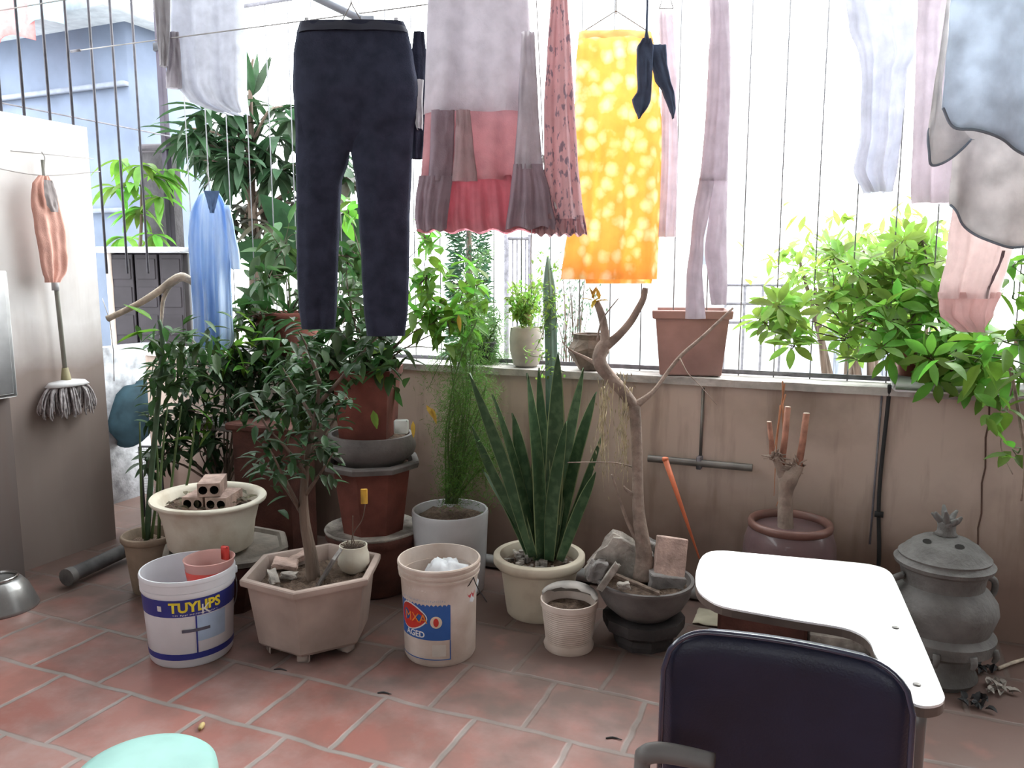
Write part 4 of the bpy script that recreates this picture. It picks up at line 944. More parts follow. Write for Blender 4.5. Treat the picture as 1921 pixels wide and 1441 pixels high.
# ---- bits under and near the tablet
q = at(1350, 1165, z=0); t = thing('pale_cloth_scrap', 'pale yellowish scrap lying on the floor under the white tablet', 'cloth', q)
vs_ = []; fs = []; n = 9
for i in range(n):
    for j in range(n): vs_.append((q.x-.09+.18*i/(n-1), q.y-.07+.14*j/(n-1), .006+.02*abs(noise.noise(Vector((i*.4, j*.4, 1))))))
fs = [(i*n+j, (i+1)*n+j, (i+1)*n+j+1, i*n+j+1) for i in range(n-1) for j in range(n-1)]
mb = MB(); mb.add(vs_, fs); o = mb.build('scrap', mat('pale_yellow_cloth', (.55, .50, .38), .9), t); o.modifiers.new('s', 'SOLIDIFY').thickness = .003
q = at(1440, 1228, z=0); q2 = at(1385, 1200, z=0)
t = thing('brown_storage_pot', 'dusty reddish brown low planter under the tablet of the chair', 'planter', (q2.x+.10, q2.y, 0))
mb = MB(); mb.box((q2.x+.08, q2.y, .07), (.30, .12, .14), rot=.05, bev=.012); mb.box((q2.x+.08, q2.y, .14), (.32, .135, .02), rot=.05, bev=.006); mb.build('planter_body', M_terra_dark, t, smooth=False)
q = at(1570, 1222, z=0)
t = thing('concrete_block', 'pale concrete block on the floor under the white tablet corner', 'block', q)
mb = MB(); mb.box((q.x, q.y, .04), (.20, .12, .08), rot=.1, bev=.006); mb.build('block', M_rock, t, smooth=False)
q = at(1378, 1145, z=0)
t = thing('clear_bottle', 'small pale bottle standing on the floor beneath the white tablet', 'bottle', q)
mb = MB(); mb.lathe([(.028, 0), (.032, .006), (.032, .09), (.026, .11), (.012, .125), (.012, .145)], q, 20); mb.build('bottle_body', mat('cloudy_pale_plastic', (.60, .62, .52), .3, trans=.3), t); mb = MB(); mb.lathe([(.014, .142), (.014, .16)], q, 16); mb.build('cap', M_blue2, t)
for i, (u, v) in enumerate(((1845, 1255), (1832, 1318), (1872, 1290))):
    q = at(u, v, z=.012)
    t = thing('dry_leaf_clump', ('dark curled dry leaves on the floor at the foot of the stoneware jar', 'dark curled dry leaves on the floor nearest the chair, below the stoneware jar', 'pale crumpled litter on the floor right of the stoneware jar')[i], 'leaves', (q.x, q.y, 0))
    mb = MB()
    for k in range(14): mb.leaf(q+Vector((RND.uniform(-.04, .04), RND.uniform(-.03, .03), -.006)), (RND.uniform(-1, 1), RND.uniform(-1, 1), .5), (0, 0, 1), .035, .02, .9, .5, 4)
    mb.build('curled_leaves', M_black if i < 2 else M_rock, t)
a = at(1873, 1254, z=.01); b = at(1921, 1238, z=.01)
t = thing('thin_stick', 'thin pale wooden stick lying on the floor at the right edge', 'stick', a)
mb = MB(); mb.tube([a, a+(b-a)*.5+_Z*.003, a+(b-a)*1.8], [.006, .006, .005], 6); mb.build('shaft', M_dry, t)
q = at(381, 1358, z=.006)
t = thing('yellow_scrap', 'tiny yellowish peanut-like scrap lying on the tiles beside the teal stool', 'scrap', q)
mb = MB(); mb.tube([q, q+Vector((.006, -.012, .001)), q+Vector((.012, -.026, 0))], [.006, .008, .005], 8, smooth=3); mb.build('shell', mat('straw_yellow', (.62, .48, .22), .7), t)
for i, (u, v) in enumerate(((525, 1256), (720, 1300), (1150, 1385))):
    q = at(u, v, z=.003); t = thing('floor_twig', ('short dark twig on the tiles in front of the six-sided planter', 'thin dark twig on the tiles in front of the blue label bucket', 'tiny dark twig on the tiles left of the navy chair')[i], 'twig', q)
    mb = MB(); mb.tube([q-_R*.02, q+_F*.004, q+_R*.025-_F*.008], [.002, .003, .001], 5, smooth=3); mb.build('twig_shaft', M_black, t)

# --- grey pipe on the floor along the back wall and the dark pipe at the left
a = at(890, 1064, z=.03); b = at(1130, 1052, z=.03); a.y = b.y = WY-.06
t = thing('floor_pipe', 'grey pipe lying along the foot of the beige back wall', 'pipe', a)
mb = MB(); mb.tube([(-1.6, WY-.06, .03), (-.2, WY-.06, .03)], .028, 14); mb.build('tube', mat('grey_plastic_pipe', (.30, .29, .29), .5), t, auto=40)
a = at(128, 1082, z=.05); b = at(240, 1030, z=.05)
t = thing('dark_floor_pipe', 'dark dusty pipe lying on the floor at the foot of the left wall', 'pipe', a)
mb = MB(); mb.tube([a, a.lerp(b, .5), b], .032, 14); mb.build('tube', mat('dusty_dark_pipe', (.10, .095, .095), .7, .3), t, auto=40)
mb = MB(); mb.tube([a+(a-b)*.03, a-(a-b)*.06], .037, 14); mb.build('collar', mat('dusty_dark_pipe_end', (.16, .15, .145), .7, .3), t, auto=40)
# --- upturned grey metal basin at the left edge
q = at(2, 1140, z=0); R = sz(62, q)
t = thing('metal_basin', 'upturned grey metal basin on the floor at the left edge', 'basin', q)
mb = MB(); mb.lathe([(R, 0), (R*1.02, .004), (R, .012), (R*.92, .04), (R*.78, .085), (R*.62, .112), (R*.5, .118)], q, 44); mb.build('basin_shell', M_metal, t, auto=60)
mb = MB(); mb.lathe([(R*.50, .115), (R*.53, .122), (R*.52, .13), (R*.47, .13), (R*.45, .12)], q, 44, closed=True); mb.build('foot_ring', M_chrome, t)
# --- teal stool top / basin at the bottom edge
q = at(283, 1441, z=.24); R = sz(128, q)
t = thing('teal_stool', 'round teal plastic stool at the bottom left corner', 'stool', (q.x, q.y, 0))
C0 = (q.x, q.y-.02, 0)
mb = MB(); H_ = .25
mb.lathe([(R*1.0, H_-.05), (R*1.02, H_-.03), (R*1.0, H_-.012), (R*.93, H_-.002), (R*.80, H_+.004), (R*.4, H_+.006), (.02, H_+.006)], C0, 52); mb.build('seat', M_teal, t)
for k in range(4):
    a = pi/4+k*pi/2; b = MB(); x, y = cos(a), sin(a)
    b.tube([(C0[0]+x*R*.80, C0[1]+y*R*.80, H_-.04), (C0[0]+x*R*.92, C0[1]+y*R*.92, H_*.5), (C0[0]+x*R*1.02, C0[1]+y*R*1.02, 0)], [.026, .021, .016], 10, smooth=3); b.build('leg', M_teal, t)
mb = MB(); mb.lathe([(R*.86, .09), (R*.88, .09), (R*.88, .11), (R*.86, .11)], C0, 40, closed=True); mb.build('brace_ring', M_teal, t)

# ================================================================ TABLET CHAIR
zt = .66
cen = at(1472, 1212, z=.745)
RZ = radians(1)
t = thing('tablet_chair', 'navy vinyl chair with a glossy white L-shaped writing tablet, nearest the camera', 'chair', (cen.x, cen.y, 0))
def T(u, v, z=zt): q = at(u, v, z=z); return (q.x, q.y)
outl = [(1305, 1095), (1306, 1072), (1318, 1043), (1345, 1033), (1400, 1037), (1500, 1046), (1600, 1055), (1642, 1061), (1668, 1072), (1682, 1095), (1715, 1170), (1745, 1240), (1768, 1295), (1772, 1312), (1760, 1322), (1735, 1325), (1712, 1318), (1702, 1300), (1692, 1282), (1672, 1262), (1652, 1243), (1640, 1224), (1632, 1205), (1615, 1190), (1580, 1177), (1500, 1164), (1420, 1150), (1355, 1137), (1325, 1122), (1310, 1108)]
pl = [T(*p) for p in outl]
mb = MB(); cx_ = [(p[0], p[1], 0) for p in pl]; cl = catmull(cx_+[cx_[0]], 3)[:-1]; poly = [(p[0], p[1]) for p in cl]
import itertools
ar = sum(poly[i][0]*poly[(i+1) % len(poly)][1]-poly[(i+1) % len(poly)][0]*poly[i][1] for i in range(len(poly)))
if ar < 0: poly.reverse()
mb.prism(poly, zt-.004, zt, 0); tb = mb.build('writing_tablet', M_lam, t, smooth=False)
mb = MB(); cxx = sum(p[0] for p in poly)/len(poly); mb.prism(poly, zt-.019, zt-.004, 0); mb.build('tablet_core', M_ply, t, smooth=False)
for (u, v) in ((1680, 1178), (1720, 1285)):
    q = at(u, v, z=zt); b = MB(); b.lathe([(.006, 0), (.006, .0012), (.003, .002)], (q.x, q.y, zt), 14); b.build('screw', M_dullmetal, tb)
# back rest, seen from behind: a padded panel curved in plan
Wd = sz(455, cen)/2*.965; zb_ = .36; ztp = .757
def cloc(x, y, z): return (cen.x+x*cos(RZ)-y*sin(RZ), cen.y+x*sin(RZ)+y*cos(RZ), z)
def panel(mb, wt, wb, z0, z1, yf, th, rc, nx=22, nz=18, bow=.03, lean=.05):
    """rounded padded panel; front skin, back skin and edge"""
    pts = []
    for s in (-1, 1):
        for j in range(nz+1):
            fz = j/nz; z = z0+(z1-z0)*fz; w = wb+(wt-wb)*fz
            e = z1-z; ins = 0
            if e < rc: ins = rc-sqrt(max(0, rc*rc-(rc-e)**2))
            e2 = z-z0
            if e2 < rc: ins = max(ins, rc-sqrt(max(0, rc*rc-(rc-e2)**2)))
            hw = w-ins
            for i in range(nx+1):
                fx = -1+2*i/nx; x = hw*fx
                edge = (1-abs(fx)**8)*(1-abs(2*fz-1)**10)
                y = yf+bow*(x/w)**2*-1 + lean*(1-fz) + s*th*.5*(.25+.75*max(0, edge)**.5)
                pts.append(cloc(x, y, z))
    m_ = (nx+1)*(nz+1); fs = []
    for s in (0, 1):
        for j in range(nz):
            for i in range(nx):
                a = s*m_+j*(nx+1)+i; f = (a, a+1, a+nx+2, a+nx+1); fs.append(f if s == 0 else tuple(reversed(f)))
    ring = [j*(nx+1) for j in range(nz+1)]+[nz*(nx+1)+i for i in range(1, nx+1)]+[j*(nx+1)+nx for j in range(nz-1, -1, -1)]+[i for i in range(nx-1, 0, -1)]
    for k in range(len(ring)):
        a, b = ring[k], ring[(k+1) % len(ring)]; fs.append((a, b, b+m_, a+m_))
    mb.add(pts, fs)
mb = MB(); panel(mb, Wd*.985, Wd*1.02, zb_, ztp, 0, .045, .065); mb.build('backrest', M_vinyl, t)
mb = MB()   # piping round the top edge
pp_ = []
for k in range(41):
    q = k/40; x = -Wd*.985+2*Wd*.985*q; e = Wd*.985-abs(x); rc = .065
    z = ztp-(rc-sqrt(max(0, rc*rc-(rc-e)**2)) if e < rc else 0); pp_.append(cloc(x, -.03*(x/Wd)**2-.012, z+.0005))
pp_ = [cloc(-Wd*1.0, -.04, .5), cloc(-Wd*.99, -.042, .62)]+pp_+[cloc(Wd*.99, -.042, .62), cloc(Wd*1.0, -.04, .5)]
mb.tube(pp_, .0045, 8); mb.build('edge_piping', mat('glossy_navy_piping', (.03, .035, .07), .2, .05, spec=.7, coat=.5), t)
mb = MB(); mb.box(cloc(0, .25, .42), (.40, .40, .055), rot=RZ, bev=.022); mb.build('seat', M_vinyl, t)
fm = mat('grey_steel_tube', (.19, .18, .175), .4, .1, metal=.4)
for sx_, yy in ((-1, .05), (1, .05), (-1, .42), (1, .42)):
    mb = MB(); mb.tube([cloc(sx_*.19, yy, .40), cloc(sx_*.205, yy-.03 if yy < .1 else yy+.02, 0.0)], .011, 10); mb.build('leg', fm, t)
for sx_ in (-1, 1):
    mb = MB(); mb.tube([cloc(sx_*.19, .05, .40), cloc(sx_*(Wd*.8), .03, .46), cloc(sx_*(Wd*.8), .035, .66)], .010, 10, smooth=3); mb.build('back_upright', fm, t)
# post that carries the tablet, right of the back
q1 = at(1722, 1322, z=zt-.02)
mb = MB(); mb.tube([(q1.x, q1.y, zt-.02), (q1.x+.0, q1.y-.005, .46), cloc(Wd+.02, .05, .40), cloc(.19, .10, .39)], [.014, .014, .014, .012], 12, smooth=4); mb.build('tablet_post', fm, t)
mb = MB(); qa = at(1735, 1300, z=zt-.03); qb = at(1690, 1150, z=zt-.03); mb.tube([qa, qb], .009, 8); mb.build('tablet_bracket', fm, t)
# left armrest
a1 = at(1240, 1418, z=.585); a2 = at(1350, 1441, z=.585)
mb = MB()
al = [at(1340, 1432, z=.60), at(1290, 1420, z=.60), at(1240, 1412, z=.60), at(1212, 1416, z=.595), at(1205, 1432, z=.58)]
al.append(al[-1]+Vector((0, .0, -.10))); al.append(Vector(cloc(-.19, .15, .42)))
mb.tube(al, [.014, .0145, .015, .0145, .012, .011, .011], 12, smooth=4); mb.build('armrest', mat('grey_arm_plastic', (.16, .15, .145), .5, .1), t)
# ================================================================ POTS ON THE LEDGE
def ledge_pt(u, off=.09): return at(u, 690, y=WY+off)
def on_ledge(u, off, vr, rim_px, base_px):
    q = ledge_pt(u, off); L = Vector((q.x, q.y, LEDGE+.004)); zr = zat(vr, L); return L, zr-L.z, sz(rim_px, (L.x, L.y, zr)), sz(base_px, L)
L, h, r, rb = on_ledge(987, .07, 614, 30, 24)
t = thing('ledge_white_pot', 'small grey-white round pot with fresh green herbs on the ledge, above the snake plant', 'pot', L)
mb = MB(); mb.lathe([(rb*.85, 0), (rb, .008), (r*1.03, h*.4), (r*1.05, h*.7), (r, h*.95), (r, h), (r*.9, h), (r*.85, h*.85), (.01, h*.8)], L, 36); mb.build('pot', mat('grey_white_clay', (.50, .46, .40), .6, .2), t, auto=60)
g_ = fwd(L); mb = MB(); fr = MB()
for i in range(26):
    a = at(985+RND.uniform(-15, 15), 612, g=g_); b = at(990+RND.uniform(-45, 30), RND.uniform(520, 600), g=g_+RND.uniform(-.1, .1)); fr.tube([a, a.lerp(b, .5)+rv(.02), b], .0014, 4, smooth=3)
    for k in range(16): mb.leaf(a.lerp(b, RND.uniform(.35, 1))+rv(.02), rv()+Vector((0, 0, .3)), (0, 0, 1), RND.uniform(.025, .05), .017, .4, .2, 3)
fr.build('stem', M_stem, t); mb.build('foliage', M_fresh, t)
mb = MB(); mb.lathe([(.001, 0), (.012, .002), (.017, .012), (.013, .024), (.001, .028)], at(990, 600, g=g_-.05), 16); mb.build('round_bulb', mat('tan_bulb', (.45, .28, .16), .6), t)
L, h, r, rb = on_ledge(1107, .06, 626, 34, 26)
t = thing('ledge_brown_pot', 'small chipped dark brown pot on the ledge behind the bare tree', 'pot', L)
mb = MB(); mb.lathe([(rb*.8, 0), (rb*.85, .006), (r*1.15, h*.5), (r*1.12, h*.62), (r*.9, h*.85), (r*.95, h*.93), (r, h), (r*.88, h), (r*.85, h*.85), (.01, h*.8)], L, 9, wob=.25); mb.build('pot', mat('chipped_brown_clay', (.22, .17, .14), .8, .3, 14, .4), t, smooth=False)
mb = MB(); soil(mb, L, r*.85, L.z+h*.88, n=16); mb.build('soil', M_soil, t)
L, h, r, rb = on_ledge(1292, .105, 580, 78, 62)
rq = radians(12)
t = thing('square_ledge_planter', 'big faded pinkish square planter on the ledge, the largest pot up there', 'planter', L)
s2 = sqrt(2); w0 = .125; w1 = sz(76, (L.x, L.y, L.z+h))/1.12
w0 = w1*.82
mb = MB(); mb.lathe([(w0*s2*.97, 0), (w0*s2, .006), (w1*s2*.96, h-.035), (w1*s2*1.04, h-.032), (w1*s2*1.06, h-.003), (w1*s2*1.04, h), (w1*s2*.94, h), (w1*s2*.9, h-.04)], (L.x, L.y+.02, L.z), 4, rot=radians(45)+rq); o = mb.build('planter_body', mat('faded_pink_terracotta', (.40, .24, .22), .8, .15, 6, .1, 60), t, smooth=False)
bm = o.modifiers.new('b', 'BEVEL'); bm.width = .008; bm.segments = 2; bm.limit_method = 'ANGLE'
mb = MB(); soil(mb, (L.x, L.y+.02), w1*.95, L.z+h-.035, n=20); mb.build('soil', M_soil, t)
# white slab and red-brown bowls at the right
a = at(1672, 728, y=WY-.02); b = at(1900, 742, y=WY-.02)
t = thing('white_slab', 'white tiled slab jutting over the ledge at the right under a red-brown bowl', 'shelf', ((a.x+b.x)/2, WY+.02, LEDGE))
mb = MB(); mb.box(((a.x+b.x)/2+.03, WY+.0, LEDGE+.018), (b.x-a.x+.06, .26, .034), bev=.008); mb.build('slab', mat('white_glazed_tile', (.78, .78, .80), .25, .05), t)
q = at(1782, 720, y=WY-.01); L = Vector((q.x, q.y+.01, LEDGE+.036)); r = sz(66, (L.x, L.y, zat(668, L))); h = zat(662, L)-L.z
t = thing('red_brown_bowl', 'glossy red-brown bowl pot standing on the white slab at the right', 'pot', L)
mb = MB(); mb.lathe(pot_profile(h, r, r*.62, lip=.012, liph=.03, soild=.03, belly=.012), L, 40); mb.build('pot', M_terra_dark, t, auto=50)
mb = MB(); soil(mb, L, r*.9, L.z+h-.03); mb.build('soil', M_soil, t)
RBOWL = (L.copy(), h, r)
q = at(1712, 700, y=WY+.10); L = Vector((q.x, q.y, LEDGE+.034)); r = .06; h = zat(645, L)-L.z
t = thing('terracotta_flowerpot', 'terracotta flowerpot behind the red-brown bowl on the right of the ledge', 'pot', L)
simple_pot(t, L, h, r*1.15, r*.8, M_terra, lip=.01, liph=.02)
TFP = (L.copy(), h, r)
# terracotta pot far left on the ledge, behind the trousers
L, h, r, rb = on_ledge(545, .08, 585, 66, 50)
t = thing('ledge_terracotta_pot', 'terracotta pot on the ledge half hidden behind the black trousers', 'pot', L)
simple_pot(t, L, h, r, rb, M_terra, lip=.014, liph=.03)
LT = (L.copy(), h, r)
# dark shelf board with a white cloth and a long brown planter in the shade left of the stack
q = at(425, 792, y=3.02); t = thing('low_shelf', 'small grey shelf board behind the cream pot with a white cloth on it', 'shelf', (q.x, q.y, q.z-.02))
mb = MB(); mb.box((q.x, q.y, q.z-.01), (.36, .22, .022), bev=.003); mb.build('board', mat('grey_board', (.30, .27, .25), .8), t)
for dx in (-.15, .15):
    mb = MB(); mb.box((q.x+dx, q.y+.05, (q.z-.02)/2), (.03, .03, q.z-.02)); mb.build('leg', M_bar, t)
vs_ = []; n = 12
for i in range(n):
    for j in range(n):
        x, y = -.09+.18*i/(n-1), -.07+.14*j/(n-1); vs_.append((q.x+.02+x, q.y+y-.03, q.z+.006+.035*abs(noise.noise(Vector((i*.45, j*.45, 3))))*(1-(2*i/(n-1)-1)**4)*(1-(2*j/(n-1)-1)**4)))
mb = MB(); mb.add(vs_, [(i*n+j, (i+1)*n+j, (i+1)*n+j+1, i*n+j+1) for i in range(n-1) for j in range(n-1)])
o = mb.build('white_cloth', mat('white_rag', (.75, .74, .74), .9), None, (q.x, q.y, q.z+.004)); tag(o, 'crumpled white cloth lying on the small grey shelf board', 'cloth'); o.modifiers.new('s', 'SOLIDIFY').thickness = .003
q = at(525, 880, y=2.90); t = thing('long_brown_planter', 'dark brown planter box in the shade between the cream pot and the stack', 'planter', (q.x, q.y, 0))
zt_ = at(500, 800, y=2.8).z
mb = MB(); mb.box((q.x-.03, q.y, zt_/2), (.32, .20, zt_), bev=.012); mb.box((q.x-.03, q.y, zt_-.015), (.36, .235, .035), bev=.008); mb.build('planter_body', M_terra_dark, t, smooth=False)

# ================================================================ THE LEFT WALL
a = at(12, 318, x=WX+.09); b = at(183, 322, x=WX)
t = thing('wall_string', 'sagging pale string with a wire strung across the whitewashed left wall', 'string', (WX+.03, b.y, b.z))
mb = MB(); P1 = Vector((WX+.03, p0.y+.02, at(22, 318, x=WX).z)); P2 = Vector((WX+.015, b.y, b.z)); mid = P1.lerp(P2, .45)-Vector((0, 0, .03)); mb.tube([P1, mid, P2], .0022, 6, smooth=5); mb.build('string_line', M_wire, t)
P1 = at(20, 283, x=WX+.01); P2 = at(176, 298, x=WX+.01); mb = MB(); mb.tube([P1, P2], .0015, 5); mb.build('thin_wire', M_wire, t)
# mop
hx = WX+.05
a = at(104, 525, x=hx); b = at(124, 712, x=hx); top = a+(a-b)*1.15
t = thing('mop', 'floor mop hanging handle-up on the left wall with a greyish string head', 'mop', b)
mb = MB(); mb.tube([top, a, b], [.008, .010, .010], 10); mb.build('handle', mat('greenish_grey_tube', (.30, .30, .26), .5, .15), t)
mb = MB(); mb.tube([at(103, 522, x=hx), at(104, 545, x=hx)], .015, 12); mb.build('joint_collar', mat('pale_grey_plastic', (.5, .5, .52), .5), t)
mb = MB(); mb.tube([at(122, 690, x=hx), b, at(125, 722, x=hx)], [.013, .022, .03], 12); mb.build('clamp', mat('olive_plastic', (.28, .25, .14), .6), t)
mb = MB(); hc = at(126, 716, x=hx)
for i in range(150):
    aa = RND.random()*6.28; rr = RND.uniform(.02, .118); st_ = hc+Vector((abs(cos(aa))*.02, sin(aa)*.03, 0)); e = hc+Vector((max(-.03, cos(aa)*rr*.7), sin(aa)*rr*1.15, -RND.uniform(.11, .16)))
    m_ = st_.lerp(e, .4)+Vector((cos(aa)*.012, sin(aa)*.035, .02))
    mb.tube([st_, m_, e+Vector((0, RND.uniform(-.01, .01), .03)), e], [.004, .0045, .004, .003], 5, smooth=3)
o = mb.build('string_head', mat('greyish_mop_yarn', (.42, .39, .40), .95, .25, 60), t)
mb = MB(); mb.lathe([(.0, 0), (.085, -.012), (.105, -.03), (.09, -.034), (0, -.02)], hc+Vector((0, 0, .014)), 24, sx=.55); mb.build('white_cap', mat('white_mop_cap', (.66, .66, .68), .5), t)
# coral rag hanging over the mop handle
def sheet_garment(mb, rows, g, depth=.03, folds=3, amp=.010, nz=26, nx=26, ph=0.0, both=True, xplane=None, seed=0, squeeze=.35, hemw=0.0, dprof=None):
    """hollow hanging cloth. rows = (photo row, left, right) measured on the plane the cloth hangs in"""
    rows = sorted(rows); vv = [r_[0] for r_ in rows]; P = []
    for j in range(nz+1):
        v = vv[0]+(vv[-1]-vv[0])*j/nz
        k = max(i for i in range(len(vv)) if vv[i] <= v+1e-6); k = min(k, len(vv)-2)
        t_ = (v-vv[k])/(vv[k+1]-vv[k]); s_ = t_*t_*(3-2*t_)*.5+t_*.5
        l_ = rows[k][1]+(rows[k+1][1]-rows[k][1])*s_; r_ = rows[k][2]+(rows[k+1][2]-rows[k][2])*s_
        fz = j/nz
        if xplane is None: A_ = at(l_, v, g=g); B_ = at(r_, v, g=g); N_ = -_F
        else: A_ = at(l_, v, x=xplane); B_ = at(r_, v, x=xplane); N_ = Vector((1, 0, 0))
        A_.z = B_.z = (A_.z+B_.z)/2
        if hemw: hz = hemw*fz*fz
        ring = []
        m2 = nx if both else nx
        for side in ((1, -1) if both else (1,)):
            for i in range(nx+1):
                if both and side < 0 and (i == 0 or i == nx): continue
                f = i/nx if side > 0 else 1-i/nx
                p = A_.lerp(B_, f)
                a_ = amp*(.25+.75*fz)
                dk = (.5+.5*fz) if dprof is None else (dprof[0]+(dprof[1]-dprof[0])*min(1, fz*2) if fz < .5 else dprof[1]+(dprof[2]-dprof[1])*(fz*2-1))
                off = depth*sqrt(max(0, 1-(2*f-1)**2))*dk*side
                w = a_*sin(2*pi*folds*f+ph+.6*sin(fz*3+seed)+(0 if side > 0 else 1.3)) + a_*.5*sin(2*pi*folds*2.3*f+seed*2+fz*1.5)
                w += .006*noise.noise(Vector((f*6, fz*7, seed)))
                q = p+N_*(off+w*(1-.0*side))
                if hemw: q = q+Vector((0, 0, hemw*fz*fz*sin(2*pi*folds*f*.7+seed)))
                ring.append(q)
        P.append(ring)
    n = len(P[0]); b0 = [p for ring in P for p in ring]; fs = []
    for j in range(nz):
        for i in range(n if both else n-1):
            fs.append((j*n+i, (j+1)*n+i, (j+1)*n+(i+1) % n, j*n+(i+1) % n))
    mb.add(b0, fs); return mb
def garment(name, label, cat, g, pieces, group=None, origin=None, **kw):
    """pieces: (part name, rows, material, options)"""
    r0 = pieces[0][1][0]; q = origin or at((r0[1]+r0[2])/2, r0[0], g=g)
    t = thing(name, label, cat, q, group)
    for i, (pn, rows, m, op) in enumerate(pieces):
        k = dict(kw); k.update(op); mb = MB(); gg = k.pop('g', g); sheet_garment(mb, rows, gg, **k); mb.build(pn, m, t)
    return t
def cloth_mat(n, c, tr=.4, **k): return mat(n, c, .9, .08, 20, .25, 220, trans=tr, spec=.1, **k)
M_coral = cloth_mat('coral_cloth', (.74, .43, .36), .15)
q = at(85, 335, x=WX+.10)
t = thing('coral_rag', 'coral pink apron hanging from a hook on the left wall, above the mop head', 'cloth', q)
mb = MB(); sheet_garment(mb, [(330, 72, 90), (345, 60, 100), (380, 58, 112), (430, 66, 122), (480, 74, 127), (510, 78, 125), (530, 85, 108)], 0, depth=.022, folds=1.6, amp=.010, xplane=WX+.10, seed=3); mb.build('cloth_body', M_coral, t)
mb = MB(); sheet_garment(mb, [(338, 82, 98), (360, 82, 106), (385, 88, 110), (398, 96, 110)], 0, depth=.004, folds=1, amp=.003, xplane=WX+.137, nz=10, nx=10, seed=1, both=False); o = mb.build('grey_lining', mat('grey_lining_cloth', (.30, .26, .26), .9), t)
mb = MB(); mb.tube([at(78, 285, x=WX+.05), at(84, 296, x=WX+.06), at(83, 318, x=WX+.08), at(86, 335, x=WX+.10)], .0022, 6, smooth=3); mb.build('hook_wire', M_wire, t)
# white board edge at the far left
q = at(6, 625, x=WX+.11)
t = thing('white_wall_box', 'narrow white box mounted on the pilaster at the left edge', 'box', (WX+.09, q.y, q.z))
zA = at(10, 508, x=WX+.11).z; zB = at(14, 745, x=WX+.11).z; yE = at(16, 600, x=WX+.12).y
mb = MB(); mb.box((WX+.115, yE-.15, (zA+zB)/2), (.05, .30, zA-zB), bev=.006); mb.build('box_body', mat('white_enamel', (.72, .73, .74), .4), t)
mb = MB(); mb.box((WX+.142, yE-.15, (zA+zB)/2), (.006, .26, (zA-zB)*.94), bev=.002); mb.build('box_door', mat('white_enamel_door', (.66, .67, .69), .4), t)

# ================================================================ WASHING LINES AND WASHING
LY1, LY2, LZ = 2.2, 2.72, 2.30
for (y, lab) in ((LY1, 'nearer washing line stretched under the roof with the trousers and skirts'), (LY2, 'farther washing line next to the grille carrying the thin clothes')):
    t = thing('washing_line', lab, 'washing line', (-3.2, y, LZ)); mb = MB(); mb.tube([(WX+.0, y, LZ), (-.4, y, LZ-.03), (2.40, y, LZ)], .0025, 6, smooth=6); mb.build('line_wire', M_wire, t)
    for x in (WX, 2.40):
        mb = MB(); mb.tube([(x-.03, y, LZ), (x+.03, y, LZ)], .006, 6); mb.build('wall_hook', M_bar, t)
def gline(u, y=LY1, v=200): return fwd(at(u, v, y=y))
def hanger(t, u, v, g, w_px, clips=False, name='hanger'):
    """wire hanger: shoulders at photo row v, hook up to the line"""
    c = at(u, v, g=g); w = sz(w_px/2, c); top = Vector((c.x, c.y, max(LZ, c.z+.10)))
    mb = MB()
    if clips:
        mb.tube([c-_R*w, c+_R*w], .0022, 6); mb.tube([c-_R*w*.22, c-_R*w*.02+_Z*.05, c+_Z*.06], .002, 5)
        mb.tube([c+_R*w*.22, c+_R*w*.02+_Z*.05, c+_Z*.06], .002, 5)
    else:
        mb.tube([c-_R*w, c+_R*w], .002, 6); mb.tube([c-_R*w, c+_Z*.07, c+_R*w], .002, 6)
    mb.tube([c+_Z*.06, Vector((c.x, c.y, top.z-.01)), top+_R*.012+_Z*.012, top+_R*.026], .002, 6, smooth=3)
    o = mb.build(name, M_wire, t)
    if clips:
        for s in (-1, 1):
            b = MB(); b.box(c+_R*s*w*.93-_Z*.012, (.014, .02, .05), rot=YAW, bev=.003); b.build('clip', M_white, o)
    return o
# black trousers: waist part and two legs
M_pants = mat('black_navy_jersey', (.036, .040, .064), .9, .15, 20, .3, 200, spec=.1)
g = gline(662)
t = thing('black_trousers', 'black trousers hanging by clips on a wire hanger, darkest garment on the line', 'trousers', at(660, 50, g=g))
mb = MB(); sheet_garment(mb, [(42, 562, 758), (60, 556, 766), (110, 550, 776), (160, 549, 784), (200, 551, 784), (250, 554, 776), (285, 554, 774)], g, depth=.038, folds=1.5, amp=.004, nz=30, nx=30, seed=2, dprof=(.6, 1.0, .15))
mb.build('waist_and_hips', M_pants, t)
mb = MB(); sheet_garment(mb, [(40, 563, 757), (62, 557, 766)], g, depth=.040, folds=1.5, amp=.004, nz=4, nx=30, seed=2); mb.build('waistband', mat('waistband_jersey', (.04, .042, .06), .9), t)
mb = MB(); sheet_garment(mb, [(170, 556, 664), (278, 554, 657), (300, 554, 655), (340, 555, 641), (400, 556, 638), (500, 557, 634), (580, 561, 632), (617, 566, 629)], g, depth=.032, folds=1, amp=.005, nz=32, nx=18, seed=4, dprof=(.05, 1.0, .9)); mb.build('leg', M_pants, t)
mb = MB(); sheet_garment(mb, [(170, 662, 774), (278, 657, 774), (300, 660, 773), (340, 667, 772), (400, 672, 769), (500, 678, 768), (580, 682, 766), (630, 688, 760)], g, depth=.032, folds=1, amp=.005, nz=32, nx=18, seed=5, dprof=(.05, 1.0, .9)); mb.build('leg', M_pants, t)
hanger(t, 660, 42, g-.0, 180, clips=True)
